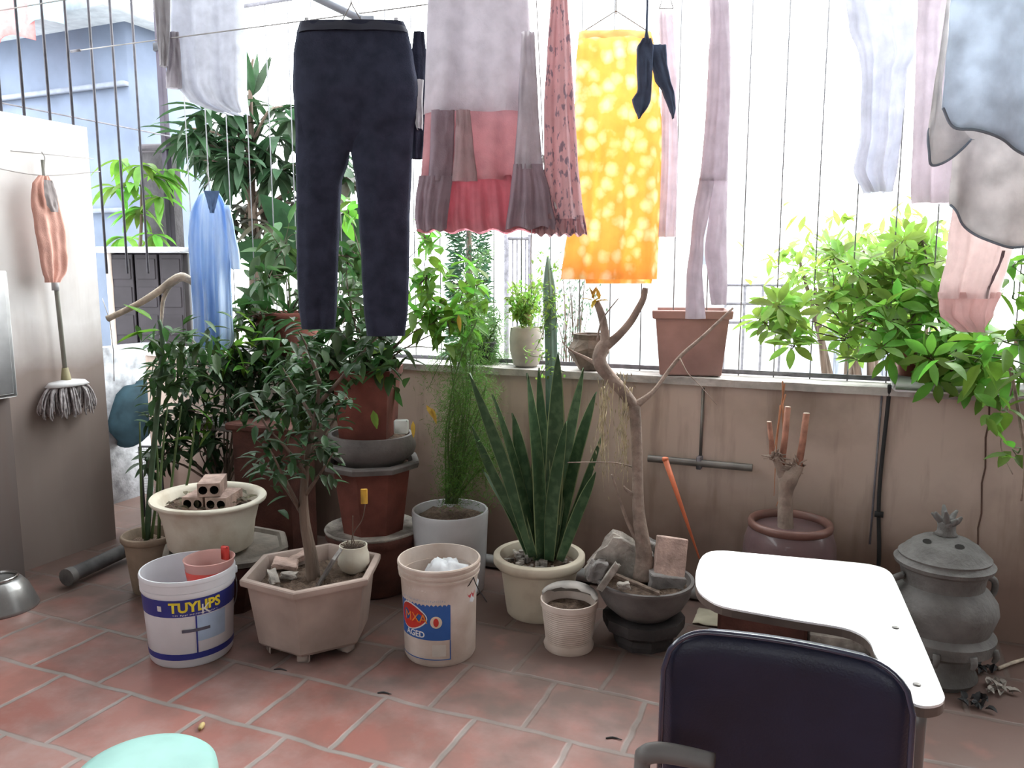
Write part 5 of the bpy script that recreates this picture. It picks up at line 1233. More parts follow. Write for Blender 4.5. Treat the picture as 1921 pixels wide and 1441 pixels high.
# dark top just behind the trousers
g2 = gline(786, LY1+.12)
garment('dark_slip', 'narrow dark garment squeezed between the trousers and the tiered skirt', 'clothing', g2,
        [('cloth_body', [(60, 776, 796), (100, 772, 800), (200, 768, 800), (240, 770, 798), (298, 772, 794)], M_pants, dict(depth=.02, nz=14, nx=12, folds=1, amp=.004)),
         ('grey_hem', [(150, 778, 795), (190, 777, 793), (236, 779, 794), (243, 782, 793)], cloth_mat('pale_grey_jersey', (.50, .49, .52), .3), dict(depth=.024, nz=8, nx=10, folds=1, amp=.004, g=g2-.03))])
# tiered skirt / dress
g = gline(905); kw = dict(depth=.05, nx=44)
M_t1 = cloth_mat('mauve_grey_cotton', (.68, .65, .70), .5); M_t2 = cloth_mat('dusty_rose_cotton', (.68, .42, .45), .5); M_t3 = cloth_mat('deep_rose_cotton', (.66, .28, .33), .5)
M_t2l = cloth_mat('pale_rose_cotton', (.74, .60, .62), .5); M_t4 = cloth_mat('mauve_shade_cotton', (.52, .42, .48), .42)
t = garment('tiered_dress', 'long grey and rose tiered dress with a ruffled hem, right of the black trousers', 'dress', g,
        [('bodice', [(-60, 812, 985), (0, 803, 992), (80, 800, 996), (160, 797, 1002), (214, 794, 1008)], M_t1, dict(folds=1.6, amp=.014, nz=22, seed=1)),
         ('rose_tier', [(206, 797, 990), (260, 795, 1000), (340, 790, 1010)], M_t2, dict(folds=2.2, amp=.012, nz=16, seed=6, depth=.045)),
         ('mauve_fold', [(206, 809, 853), (270, 807, 852), (340, 803, 848)], M_t4, dict(folds=1, amp=.006, nz=12, nx=14, seed=2, depth=.010, g=g-.050)),
         ('pale_fold', [(206, 856, 882), (270, 853, 888), (340, 848, 896)], M_t2l, dict(folds=1, amp=.004, nz=12, nx=14, seed=4, depth=.008, g=g-.054)),
         ('ruffle', [(330, 786, 1010), (370, 780, 1022), (410, 778, 1030), (434, 782, 1034)], M_t3, dict(folds=7, amp=.012, nz=14, nx=80, seed=3, depth=.055, hemw=.006)),
         ('mauve_ruffle', [(330, 786, 850), (370, 780, 845), (410, 778, 840), (432, 782, 838)], M_t4, dict(folds=3, amp=.008, nz=14, nx=30, seed=7, depth=.02, g=g-.052, hemw=.004)),
         ('grey_side_panel', [(60, 978, 1003), (200, 972, 1010), (318, 964, 1018)], M_t1, dict(folds=1, amp=.006, nz=20, nx=14, seed=9, depth=.012, g=g-.060)),
         ('side_ruffle', [(308, 963, 1018), (360, 957, 1032), (428, 948, 1044)], M_t4, dict(folds=3, amp=.010, nz=14, nx=30, seed=11, depth=.018, g=g-.064, hemw=.005))], **kw)
hanger(t, 900, -64, g, 150)
mb = MB(); mb.tube([at(1004, -40, g=g-.06), at(1012, 120, g=g-.05), at(1018, 280, g=g-.05), at(1014, 350, g=g-.06), at(998, 420, g=g-.06), at(996, 540, g=g)], .0016, 5, smooth=5); mb.tube([at(1018, 290, g=g-.05), at(1030, 350, g=g-.05), at(1044, 392, g=g-.06)], .003, 5, smooth=4); mb.build('white_cord', mat('white_cord', (.8, .8, .78), .9), t)
# flowered pink dress
def speckle(name, base, c2, scale, thr, tr=.3, vor=True, ring=False):
    m = mat(name, base, .9, .06, 20, .2, 200, trans=0, spec=.1); nt = m.node_tree; N = nt.nodes; L_ = nt.links; b = N['Principled BSDF']
    src = b.inputs['Base Color'].links[0].from_socket
    tc = N.new('ShaderNodeTexCoord'); vo = N.new('ShaderNodeTexVoronoi' if vor else 'ShaderNodeTexNoise'); vo.inputs['Scale'].default_value = scale
    mp_ = N.new('ShaderNodeMapping'); mp_.inputs['Scale'].default_value = (1, 1, 1) if vor else (1, 1, .45); L_.new(tc.outputs['Object'], mp_.inputs[0])
    if vor:
        vm_ = N.new('ShaderNodeTexNoise'); vm_.inputs['Scale'].default_value = 40; L_.new(tc.outputs['Object'], vm_.inputs['Vector'])
        va_ = N.new('ShaderNodeVectorMath'); va_.operation = 'MULTIPLY_ADD'; L_.new(vm_.outputs['Color'], va_.inputs[0]); va_.inputs[1].default_value = (.02, .02, .02); L_.new(mp_.outputs[0], va_.inputs[2]); L_.new(va_.outputs[0], vo.inputs['Vector'])
    else: vo.inputs['Detail'].default_value = 3; L_.new(mp_.outputs[0], vo.inputs['Vector'])
    r = N.new('ShaderNodeMapRange'); r.inputs[1].default_value = thr*1.35; r.inputs[2].default_value = thr*.5
    L_.new(vo.outputs['Distance' if vor else 'Fac'], r.inputs[0])
    if not vor: r.inputs[1].default_value = thr; r.inputs[2].default_value = thr+.06
    mx = N.new('ShaderNodeMix'); mx.data_type = 'RGBA'; L_.new(r.outputs[0], mx.inputs[0]); L_.new(src, mx.inputs[6]); mx.inputs[7].default_value = (*c2, 1); L_.new(mx.outputs[2], b.inputs['Base Color'])
    t_ = N.new('ShaderNodeBsdfTranslucent'); L_.new(mx.outputs[2], t_.inputs['Color']); ms = N.new('ShaderNodeMixShader'); ms.inputs[0].default_value = tr
    L_.new(b.outputs[0], ms.inputs[1]); L_.new(t_.outputs[0], ms.inputs[2]); L_.new(ms.outputs[0], N['Material Output'].inputs[0]); return m
g = gline(1055, LY1+.06)
t = garment('flowered_dress', 'pink dress with tiny dark floral speckles and frilly hem, between the tiered and yellow ones', 'dress', g,
        [('dress_body', [(-60, 1035, 1062), (0, 1033, 1065), (100, 1026, 1072), (200, 1020, 1078), (300, 1020, 1084), (380, 1020, 1092), (412, 1015, 1098)], speckle('pink_sprig_print', (.74, .52, .54), (.30, .25, .30), 85, .56, .5, vor=False), dict(folds=2, amp=.010, nz=34, nx=26, depth=.035)),
         ('frill', [(404, 1012, 1096), (425, 1004, 1100), (441, 1002, 1102)], speckle('pink_sprig_frill', (.68, .45, .48), (.28, .22, .27), 85, .55, .5, vor=False), dict(folds=8, amp=.010, nz=8, nx=50, depth=.04, hemw=.005))])
hanger(t, 1048, -64, g, 60)
# yellow flowered skirt
g = gline(1160, LY2)
M_ysk = speckle('yellow_flower_print', (.97, .56, .20), (.98, .92, .78), 19, .40, .75)
t = garment('yellow_skirt', 'bright yellow skirt with white flower print hanging against the light', 'skirt', g,
        [('skirt_body', [(70, 1085, 1225), (120, 1080, 1235), (250, 1076, 1243), (400, 1068, 1240), (524, 1052, 1233)], M_ysk, dict(folds=2.5, amp=.018, nz=34, nx=44, depth=.05)),
         ('back_hem', [(500, 1095, 1228), (532, 1098, 1222)], M_ysk, dict(folds=3, amp=.01, nz=4, nx=30, depth=.02, g=g+.04)),
         ('waistband', [(60, 1086, 1222), (78, 1084, 1226)], mat('pale_yellow_band', (.9, .72, .35), .9, trans=.6), dict(folds=2, amp=.01, nz=4, nx=40, depth=.055))])
hanger(t, 1155, 62, g, 130)
g = gline(1210, LY2-.12)
M_bs = mat('slate_blue_cloth', (.10, .13, .20), .9, .1, 20, .2, 200, trans=.15, spec=.1)
t = thing('blue_scarf', 'dark blue knotted scarf with pointed ends hanging in front of the yellow skirt', 'scarf', at(1212, 75, g=g))
mb = MB(); sheet_garment(mb, [(72, 1205, 1222), (90, 1194, 1226), (130, 1194, 1224), (170, 1196, 1222), (190, 1184, 1221), (200, 1188, 1216), (222, 1197, 1201)], g, depth=.012, folds=1, amp=.004, nz=22, nx=12); mb.build('left_end', M_bs, t)
mb = MB(); sheet_garment(mb, [(84, 1218, 1250), (120, 1222, 1252), (150, 1228, 1258), (175, 1243, 1266), (205, 1254, 1268), (222, 1261, 1264)], g+.02, depth=.012, folds=1, amp=.004, nz=22, nx=12, seed=3); mb.build('right_end', M_bs, t)
mb = MB(); mb.tube([at(1213, 82, g=g), at(1213, 60, g=g), Vector((at(1213, 60, g=g).x, at(1213, 60, g=g).y, LZ))], [.012, .004, .002], 8); mb.build('knot', M_bs, t)
g = gline(1253, LY2+.08)
t = garment('mauve_blouse', 'thin pale mauve garment hanging behind the right edge of the yellow skirt', 'clothing', g, [('cloth_body', [(20, 1235, 1262), (150, 1240, 1272), (300, 1240, 1272), (445, 1232, 1268)], cloth_mat('thin_mauve', (.74, .66, .70), .65), dict(folds=1.5, amp=.01, nz=24, nx=16, depth=.02))])
hanger(t, 1250, 16, g, 26)
# mauve trousers
g = gline(1335, LY2)
M_mv = cloth_mat('pale_mauve_cotton', (.64, .58, .63), .55)
t = thing('mauve_trousers', 'thin pale mauve trousers hanging with narrow legs down to the big square planter', 'trousers', at(1340, 100, g=g))
mb = MB(); sheet_garment(mb, [(-20, 1330, 1366), (60, 1332, 1370), (110, 1328, 1372), (200, 1324, 1370), (300, 1316, 1367), (340, 1312, 1366)], g, depth=.03, folds=1.5, amp=.007, nz=22, nx=20, dprof=(.6, 1, .6)); mb.build('waist_and_hips', M_mv, t)
mb = MB(); sheet_garment(mb, [(334, 1312, 1340), (400, 1300, 1330), (450, 1296, 1320), (520, 1288, 1318), (598, 1286, 1324)], g, depth=.02, folds=1, amp=.006, nz=26, nx=12, seed=2, dprof=(.6, 1, .9)); mb.build('leg', M_mv, t)
mb = MB(); sheet_garment(mb, [(334, 1334, 1366), (400, 1330, 1364), (470, 1322, 1364), (540, 1330, 1364), (572, 1334, 1362)], g+.012, depth=.02, folds=1, amp=.006, nz=26, nx=12, seed=5, dprof=(.6, 1, .9)); mb.build('leg', M_mv, t)
hanger(t, 1348, -24, g, 40)
# white sheet and grey strap garment upper left
g = gline(385, LY2+.1)
M_wh = cloth_mat('thin_white_cotton', (.66, .67, .73), .44)
t = garment('white_shirt', 'thin white shirt hanging at the upper left against the bright sky', 'shirt', g,
        [('cloth_body', [(-70, 318, 452), (0, 320, 456), (60, 320, 460), (120, 326, 462), (165, 336, 462), (195, 360, 464), (214, 420, 465)], M_wh, dict(folds=2.5, amp=.016, nz=26, nx=36, depth=.04))])
hanger(t, 385, -74, g, 120)
g = gline(308, LY2-.02)
t = garment('grey_vest', 'narrow grey garment hanging beside the thin white shirt at the upper left', 'clothing', g,
        [('cloth_body', [(-60, 288, 322), (0, 288, 320), (60, 294, 320), (90, 298, 318), (125, 301, 316)], cloth_mat('mid_grey_cotton', (.36, .34, .36), .3), dict(folds=1, amp=.006, nz=18, nx=14, depth=.02)),
         ('pale_sleeve', [(60, 316, 336), (110, 314, 340), (150, 312, 342), (166, 312, 342)], cloth_mat('light_grey_cotton', (.45, .42, .46), .4), dict(folds=1, amp=.006, nz=12, nx=12, depth=.015, g=g+.03))])
hanger(t, 305, -64, g, 30)
# denim-blue child shirt
g = gline(395, LY2+.15)
M_den = mat('light_denim', (.30, .44, .68), .9, .25, 16, .3, 180, trans=.45, col2=(.66, .75, .88), streak=True, spec=.1, lo=.4, hi=.6)  # colour streaks paint in the light and dark of the hanging folds
t = thing('blue_shirt', 'small light blue denim shirt on a hanger among the leaves, left of the black trousers', 'shirt', at(395, 350, g=g))
mb = MB(); sheet_garment(mb, [(360, 380, 410), (375, 366, 420), (400, 356, 430), (450, 352, 434), (520, 358, 432), (600, 364, 434), (640, 366, 436), (655, 380, 428)], g, depth=.03, folds=3, amp=.024, nz=30, nx=44, seed=2); mb.build('shirt_body', M_den, t)
mb = MB(); sheet_garment(mb, [(385, 420, 432), (430, 426, 440), (480, 430, 450), (506, 434, 452)], g-.01, depth=.015, folds=1, amp=.005, nz=12, nx=10, seed=7); mb.build('sleeve', M_den, t)
mb = MB(); sheet_garment(mb, [(358, 382, 412), (376, 388, 408), (400, 394, 402)], g-.052, depth=.006, folds=1, amp=.004, nz=8, nx=10, both=False); mb.build('collar', mat('darker_denim', (.12, .20, .38), .9), t)
c = at(393, 352, g=g); mb = MB(); mb.tube([c-_R*.03, c+_Z*.03, at(388, 322, g=g), at(391, 306, g=g)], .0022, 6, smooth=3); mb.tube([at(391, 306, g=g), Vector((at(391, 306, g=g).x, at(391, 306, g=g).y, LZ))], .001, 4); mb.build('hanger', M_wire, t)
# right-hand cloths
g = gline(1650, LY2)
M_lav = cloth_mat('thin_lavender', (.78, .79, .86), .56)
t = garment('lavender_sheet', 'thin pale lavender cloth hanging at the upper right, glowing in the backlight', 'clothing', g,
        [('cloth_body', [(-70, 1580, 1712), (0, 1584, 1716), (60, 1592, 1722), (100, 1608, 1722), (140, 1614, 1700), (250, 1612, 1690), (320, 1600, 1680), (362, 1622, 1668)], M_lav, dict(folds=2.5, amp=.016, nz=30, nx=34, depth=.035))])
hanger(t, 1648, -74, g, 110)
g = gline(1745, LY1+.16)
M_pl = cloth_mat('pale_pinkish_cotton', (.82, .76, .81), .6)
t = garment('pale_pink_shirt', 'sheer pale pink shirt hanging behind the blue-grey blouse at the right', 'shirt', g,
        [('cloth_body', [(-70, 1722, 1800), (0, 1720, 1812), (90, 1716, 1810), (200, 1712, 1800), (300, 1706, 1800), (382, 1706, 1796)], M_pl, dict(folds=1.6, amp=.014, nz=26, nx=28, depth=.03))])
hanger(t, 1760, -74, g, 70)
g = gline(1840, LY1)
M_bg = cloth_mat('blue_grey_chiffon', (.66, .72, .80), .60); M_bg2 = cloth_mat('warm_grey_chiffon', (.72, .70, .70), .60); M_hem = cloth_mat('grey_hem_thread', (.30, .34, .40), .3)
t = thing('blue_grey_blouse', 'big blue-grey chiffon blouse with curved hems, cut by the right edge of the photo', 'blouse', at(1860, -60, g=g))
def curved(mb, top, bot, g, N_=34, M__=20, amp=.012, folds=2, seed=0, depth=.0):
    """cloth between two photo curves: top and bottom lists of (u, v)"""
    tp = catmull([(a, b, 0) for a, b in top], 12); bt = catmull([(a, b, 0) for a, b in bot], 12)
    pick = lambda c, f: tuple(x+(y-x)*((f*(len(c)-1)) % 1) for x, y in zip(c[int(min(f*(len(c)-1), len(c)-1))], c[min(int(f*(len(c)-1))+1, len(c)-1)]))
    vs_ = []; fs = []
    for side in (0, 1):
        for j in range(M__+1):
            for i in range(N_+1):
                f = i/N_; q = j/M__; a, b = pick(tp, f), pick(bt, f); u = a[0]+(b[0]-a[0])*q; v = a[1]+(b[1]-a[1])*q
                p = at(u, v, g=g); w = amp*q*sin(2*pi*folds*f+seed+q)+.006*noise.noise(Vector((f*5, q*5, seed)))
                vs_.append(p-_F*(w+depth*sin(pi*f))+_F*side*.0025)
    m_ = (N_+1)*(M__+1)
    for s in (0, 1):
        for j in range(M__):
            for i in range(N_):
                a = s*m_+j*(N_+1)+i; f = (a, a+N_+1, a+N_+2, a+1); fs.append(f if s == 0 else tuple(reversed(f)))
    for i in range(N_):
        a = M__*(N_+1)+i; fs.append((a, a+m_, a+m_+1, a+1))
    for j in range(M__):
        a = j*(N_+1); fs.append((a, a+m_, a+m_+N_+1, a+N_+1)); a += N_; fs.append((a, a+N_+1, a+m_+N_+1, a+m_))
    mb.add(vs_, fs); return [Vector(v) for v in vs_[M__*(N_+1):(M__+1)*(N_+1)]]
mb = MB(); e1 = curved(mb, [(1790, -70), (1860, -80), (1980, -80)], [(1763, 205), (1785, 240), (1815, 250), (1870, 268), (1921, 295), (1990, 330)], g, seed=1, depth=.03); mb.build('front_layer', M_bg, t)
mb = MB(); e2 = curved(mb, [(1785, -60), (1780, 60), (1768, 190), (1812, 250), (1830, 262)], [(1745, 240), (1739, 272), (1747, 308), (1775, 302), (1822, 262)], g+.05, M__=12, amp=.006, seed=3); mb.build('side_flap', M_bg2, t)
mb = MB(); e3 = curved(mb, [(1800, 150), (1850, 160), (1921, 170), (1990, 180)], [(1783, 385), (1800, 415), (1850, 450), (1900, 465), (1990, 450)], g+.09, seed=5); mb.build('back_layer', M_bg2, t)
for e, gg in ((e1, g), (e2, g), (e3, g)):
    mb = MB(); mb.tube([p-_F*.003 for p in e], .0032, 6); mb.build('rolled_hem', M_hem, t)
hanger(t, 1870, -76, g, 110)
g = gline(1820, LY1+.30)
M_pk = cloth_mat('dusty_pink_cotton', (.86, .74, .73), .62)
t = garment('pink_pyjama_trousers', 'dusty pink pyjama trousers hanging under the blue-grey blouse at the right', 'trousers', g,
        [('leg', [(230, 1805, 1925), (350, 1790, 1925), (450, 1776, 1905), (560, 1758, 1876)], M_pk, dict(folds=2, amp=.012, nz=24, nx=26, depth=.03)),
         ('cuff', [(548, 1759, 1880), (590, 1760, 1862), (622, 1800, 1842)], cloth_mat('darker_dusty_pink', (.74, .55, .54), .55), dict(folds=3, amp=.01, nz=8, nx=26, depth=.032)),
         ('seam', [(470, 1880, 1886), (560, 1846, 1852)], cloth_mat('seam_shade', (.30, .22, .24), .2), dict(folds=1, amp=.0, nz=8, nx=4, depth=.002, g=g-.04))])
mb = MB(); c = at(1862, 232, g=g); mb.tube([c, Vector((c.x, c.y, LZ))], .002, 5); mb.build('hanging_cord', M_wire, t)
# bare branch hung by string at the left
A1 = at(202, 598, y=2.68); 
gA = fwd(A1)
t = thing('hanging_branch', 'dry pale branch hung level by a string at the end of the left wall', 'branch', A1)
mb = MB(); mb.tube([at(202, 598, g=gA), at(215, 592, g=gA), at(260, 570, g=gA), at(300, 545, g=gA), at(325, 527, g=gA), at(345, 520, g=gA), at(372, 538, g=gA)], [.016, .014, .015, .017, .021, .020, .010], 12, smooth=4)
mb.tube([at(322, 532, g=gA), at(307, 560, g=gA), at(303, 600, g=gA), at(302, 650, g=gA)], [.010, .009, .007, .004], 8, smooth=4)
mb.build('branch_wood', M_dry, t)
mb = MB(); mb.tube([at(206, 600, g=gA), at(213, 660, g=gA), at(214, 715, g=gA)], .002, 5); mb.tube([at(206, 600, g=gA), at(192, 560, x=WX+.01)], .002, 5); mb.build('string', M_wire, t)
# ================================================================ PLANTS OF THE LEDGE
def spray(t, clusters, m, L0, W0, droop=.5, g=None, stem=None, n_whorl=0, name='foliage', base=None, sm=M_stem, sw=.004):
    """clusters: (u, v, spread px, count, g). Leaves hang off twigs that run from the base to each cluster"""
    mb = MB(); st = MB()
    for (u0, v0, s_, cnt, gg) in clusters:
        c = at(u0, v0, g=gg)
        if base is not None:
            m_ = Vector(base).lerp(c, .5)+rv(.05)+Vector((0, 0, .05)); st.tube([base, m_, c], [sw, sw*.7, sw*.3], 6, smooth=4)
        if n_whorl:
            for i in range(cnt):
                p = at(u0+RND.gauss(0, s_*.5), v0+RND.gauss(0, s_*.5), g=gg+RND.uniform(-.10, .10)); st.tube([c, c.lerp(p, .5)+rv(.02), p], [.0025, .002, .0015], 4, smooth=2)
                ax = (rv(.6)+Vector((0, -.3, .6))).normalized(); o_ = ax.orthogonal().normalized(); a0 = RND.random()*6.28
                for k in range(n_whorl):
                    d = Matrix.Rotation(a0+2*pi*k/n_whorl, 3, ax)@o_+ax*.25
                    mb.leaf(p+d*.012, d, ax, L0*RND.uniform(.75, 1.15), W0*RND.uniform(.8, 1.1), droop, .15, 5, shape=.7)
        else:
            for i in range(cnt):
                p = at(u0+RND.gauss(0, s_*.5), v0+RND.gauss(0, s_*.5), g=gg+RND.uniform(-.12, .12)); d = rv(); d.z -= droop*.6
                mb.leaf(p, d, (rv(.5)+_Z), L0*RND.uniform(.6, 1.2), W0*RND.uniform(.7, 1.1), droop, .2, 5)
                if i % 4 == 0: st.tube([c, c.lerp(p, .6)+rv(.02), p], [.003, .002, .0012], 4, smooth=2)
    mb.build(name, m, t)
    if st.v: st.build('twigs', sm, t)
    return t
# plant in the square red pot: dark tangle above the stack and bright leaves to its right
X, Y, zb_s, zt_s = SQ
bs = Vector((X-.01, Y, zt_s-.03)); gS = fwd(bs)
t = thing('broadleaf_bush', 'leafy green bush spilling from the tall square red pot, under the black trousers', 'plant', bs)
spray(t, [(700, 650, 60, 110, gS), (610, 660, 55, 100, gS+.05), (560, 760, 40, 50, gS+.1), (600, 740, 40, 50, gS+.08), (650, 590, 50, 60, gS+.05), (640, 700, 40, 40, gS-.05), (720, 690, 40, 36, gS-.08), (650, 480, 40, 40, gS+.15), (560, 700, 40, 40, gS+.05)], M_deep, .10, .042, .5, base=bs, name='dark_foliage', sm=M_bark)
spray(t, [(800, 520, 45, 44, gS+.05), (870, 540, 45, 46, gS+.08), (840, 600, 45, 44, gS+.02), (795, 600, 30, 26, gS), (880, 600, 30, 20, gS+.05), (800, 450, 26, 18, gS+.08), (860, 660, 26, 16, gS), (655, 400, 24, 16, gS+.2)], M_bright, .095, .042, .45, base=bs, name='bright_foliage', sm=M_bark)
for (u, v, du, dv) in ((708, 690, .3, 1), (700, 770, .2, 1), (690, 660, .7, -.2)):
    mb = MB(); mb.leaf(at(u, v, g=gS-.16), _R*du-_Z*dv, -_F, .075, .03, .3, .2); mb.build('bright_leaf', M_fresh, t)
for (u, v, du, dv) in ((775, 790, 0, 1), (810, 765, .3, 1), (800, 760, .5, .8), (860, 590, .1, 1)):
    mb = MB(); mb.leaf(at(u, v, g=gS-.10), _R*du-_Z*dv, -_F, .07, .018, .3, .2); mb.build('yellow_leaf', M_yel, t)
# plant of the ledge terracotta pot behind the trousers
L, h, r = LT; bs = L+_Z*(h-.03); gL = fwd(L)
t = thing('rubber_plant', 'dark glossy broad-leaved plant in the terracotta ledge pot behind the black trousers', 'plant', bs)
spray(t, [(505, 520, 40, 36, gL-.08), (480, 590, 40, 44, gL-.15), (530, 470, 46, 40, gL), (500, 640, 45, 44, gL-.2), (640, 540, 40, 34, gL+.0), (590, 560, 50, 36, gL)], M_deep, .13, .052, .35, base=bs, name='foliage', sm=M_bark)
# asparagus-like feathery bush on the ledge between trousers and pots
q = ledge_pt(905, .10); bs = Vector((q.x, q.y, LEDGE+.06)); gF = fwd(bs)
t = thing('black_nursery_pot', 'small black pot with feathery green bush, left of the grey-white ledge pot', 'pot', (q.x, q.y, LEDGE+.003))
simple_pot(t, Vector((q.x, q.y, LEDGE+.003)), .10, .065, .045, M_black, lip=.006, liph=.015)
mb = MB(); fr = MB()
for i in range(26):
    c_ = at(905+RND.gauss(0, 24), 610+RND.gauss(0, 42), g=gF+RND.uniform(-.12, .06)); e = c_+Vector((RND.uniform(-.08, .10), RND.uniform(-.06, .04), RND.uniform(-.10, .06)))
    frond(mb, fr, [bs, bs.lerp(c_, .6)+rv(.02), c_, e], .045, 26)
fr.build('stem', M_stem, t); mb.build('feathery_foliage', mat('feather_green', (.16, .30, .10), .6, .15, trans=.45, island=1.0), t)

q = at(420, 900, y=2.95); bs = Vector((q.x, q.y, 0))
t = thing('shade_shrub', 'dense dark green shrub in a clay pot filling the shade behind the cream pot', 'shrub', bs)
simple_pot(t, bs, .26, .15, .11, M_terra_dark, lip=.012, liph=.03)
gq = fwd(bs)
spray(t, [(370, 700, 45, 80, gq), (430, 690, 45, 90, gq), (480, 700, 40, 80, gq), (350, 770, 35, 60, gq-.03), (450, 760, 45, 80, gq-.03), (400, 830, 40, 60, gq), (500, 790, 40, 60, gq), (330, 840, 30, 40, gq), (540, 700, 36, 60, gq+.03), (300, 790, 26, 40, gq), (285, 860, 22, 30, gq), (300, 700, 26, 30, gq)], M_dark, .10, .036, .6, base=bs+_Z*.24, name='foliage', sm=M_bark, sw=.007)
spray(t, [(430, 650, 40, 26, gq-.05), (380, 800, 40, 14, gq-.08), (470, 690, 30, 14, gq-.08), (450, 620, 34, 16, gq)], M_bright, .10, .032, .6, name='lighter_foliage', base=bs+_Z*.24, sm=M_bark)  # some leaves in a brighter green

# right-hand bushes
L, h, r = RBOWL; bs = L+_Z*(h-.03); gR = fwd(L)
t = thing('umbrella_tree', 'bushy umbrella tree with whorled leaves growing from the red-brown bowl, right of the photo', 'plant', bs)
spray(t, [(1740, 560, 46, 14, gR+.05), (1690, 610, 40, 10, gR+.05), (1660, 660, 30, 6, gR+.02), (1800, 640, 46, 12, gR-.08), (1765, 690, 30, 7, gR-.12), (1840, 690, 36, 8, gR-.15)], M_bright, .085, .034, .35, base=bs, n_whorl=7, sm=M_bark, sw=.006)
L, h, r = TFP; bs = L+_Z*(h-.03); gT = fwd(L)
t = thing('umbrella_tree', 'paler umbrella tree leaning left along the grille from the terracotta flowerpot', 'plant', bs)
spray(t, [(1690, 490, 55, 18, gT+.12), (1620, 530, 55, 16, gT+.12), (1560, 560, 45, 12, gT+.10), (1640, 590, 45, 14, gT+.05), (1560, 480, 40, 9, gT+.2), (1700, 560, 50, 12, gT+.1), (1730, 450, 40, 9, gT+.1), (1590, 630, 30, 6, gT+.05)], M_fresh, .080, .030, .35, base=bs, n_whorl=7, sm=M_bark, sw=.006)
spray(t, [(1480, 600, 34, 8, gT-.02), (1460, 570, 26, 4, gT), (1490, 650, 22, 4, gT-.03), (1440, 610, 18, 3, gT)], M_fresh, .085, .032, .45, base=at(1600, 640, g=gT+.05), n_whorl=7, name='low_left_foliage', sm=M_bark, sw=.003)
# nearer creeper at the right edge
bq = at(1990, 700, y=WY-.12); bq.z = LEDGE+.05; gC = fwd(at(1880, 600, y=2.75))
t = thing('leafy_creeper', 'broad-leaved creeper trailing down at the right edge in front of the wall', 'plant', bq)
spray(t, [(1900, 560, 34, 12, gC), (1880, 640, 34, 12, gC), (1905, 700, 30, 12, gC), (1850, 660, 26, 8, gC), (1900, 500, 24, 6, gC), (1790, 665, 24, 6, gC), (1915, 610, 30, 8, gC)], M_bright, .10, .046, .5, base=bq, name='foliage')
spray(t, [(1880, 770, 22, 7, gC), (1860, 790, 14, 4, gC), (1910, 850, 18, 6, gC)], M_bright, .075, .034, .5, name='hanging_foliage')
mb = MB()
mb.tube([at(1895, 690, g=gC), at(1905, 740, g=gC), at(1915, 800, g=gC), at(1922, 860, g=gC), at(1916, 940, g=gC)], [.006, .005, .005, .004, .003], 7, smooth=4)
mb.tube([at(1900, 720, g=gC), at(1885, 790, g=gC+.05), at(1878, 840, g=gC+.1), at(1900, 890, g=gC+.05)], [.003, .003, .002, .002], 5, smooth=4)
mb.build('vine_stem', M_bark_pale, t)
mb = MB(); L_ = Vector((bq.x, bq.y, LEDGE+.036)); simple_pot(t, Vector((L_.x, L_.y+.10, LEDGE+.036)), .16, .12, .085, M_terra, lip=.012, liph=.03)

# ================================================================ BEYOND THE GRILLE
# corner side: louvred door, blue basin, white tank, wire mesh
g0 = fwd(at(280, 560, y=3.62))
ax = at(215, 560, g=g0); bx_ = at(352, 560, g=g0)
zt_, zl_ = at(280, 474, g=g0).z, at(280, 690, g=g0).z
t = thing('shuttered_cabinet', 'dark louvred cabinet with a white top ledge outside the left corner', 'cabinet', ((ax.x+bx_.x)/2, (ax.y+bx_.y)/2, zl_))
cc = (ax+bx_)/2; wd = (bx_-ax).length
M_sh = mat('dark_shutter_paint', (.030, .024, .030), .6, .15)
mb = MB(); mb.box((cc.x, cc.y+.02, (zt_+zl_)/2), (wd, .04, zt_-zl_), rot=YAW); mb.build('carcass', mat('shutter_frame', (.05, .042, .046), .6), t)
for k in range(3):
    px = ax.lerp(bx_, (k+.5)/3)-_F*.03; mb = MB(); n_ = 20
    mb.box((px.x, px.y, (zt_+zl_)/2), (wd/3-.012, .02, (zt_-zl_)-.02), rot=YAW, bev=.003)
    for i in range(4): 
        z = zl_+(zt_-zl_)*(.14+.24*i); q_ = px-_F*.012; mb.box((q_.x, q_.y, z), (wd/3-.04, .006, .12), rot=YAW, bev=.002)
    mb.build('shutter_leaf', M_sh, t, smooth=False)
mb = MB(); q_ = cc-_F*.05; mb.box((q_.x-.01, q_.y, zt_+.014), (wd*1.12, .16, .034), rot=YAW, bev=.006); mb.build('top_ledge', M_white, t)
q_ = ax-_R*.0-_F*.02; mb = MB(); mb.box((q_.x, q_.y, (zt_+zl_)/2), (.035, .05, zt_-zl_), rot=YAW); mb.build('white_side_trim', M_dirtywhite, t)
# support below: white rendered neighbour wall
q_ = at(245, 900, y=3.75)
mb = MB(); mb.box((-3.86, 3.12, .44), (.10, 1.4, .90)); o = mb.build('whitewashed_yard_wall', mat('speckled_whitewash', (.50, .51, .54), .9, .25, 14, .3), None, (-3.86, 3.12, 0)); tag(o, 'low speckled whitewashed wall seen through the gap at the end of the left wall', 'wall')
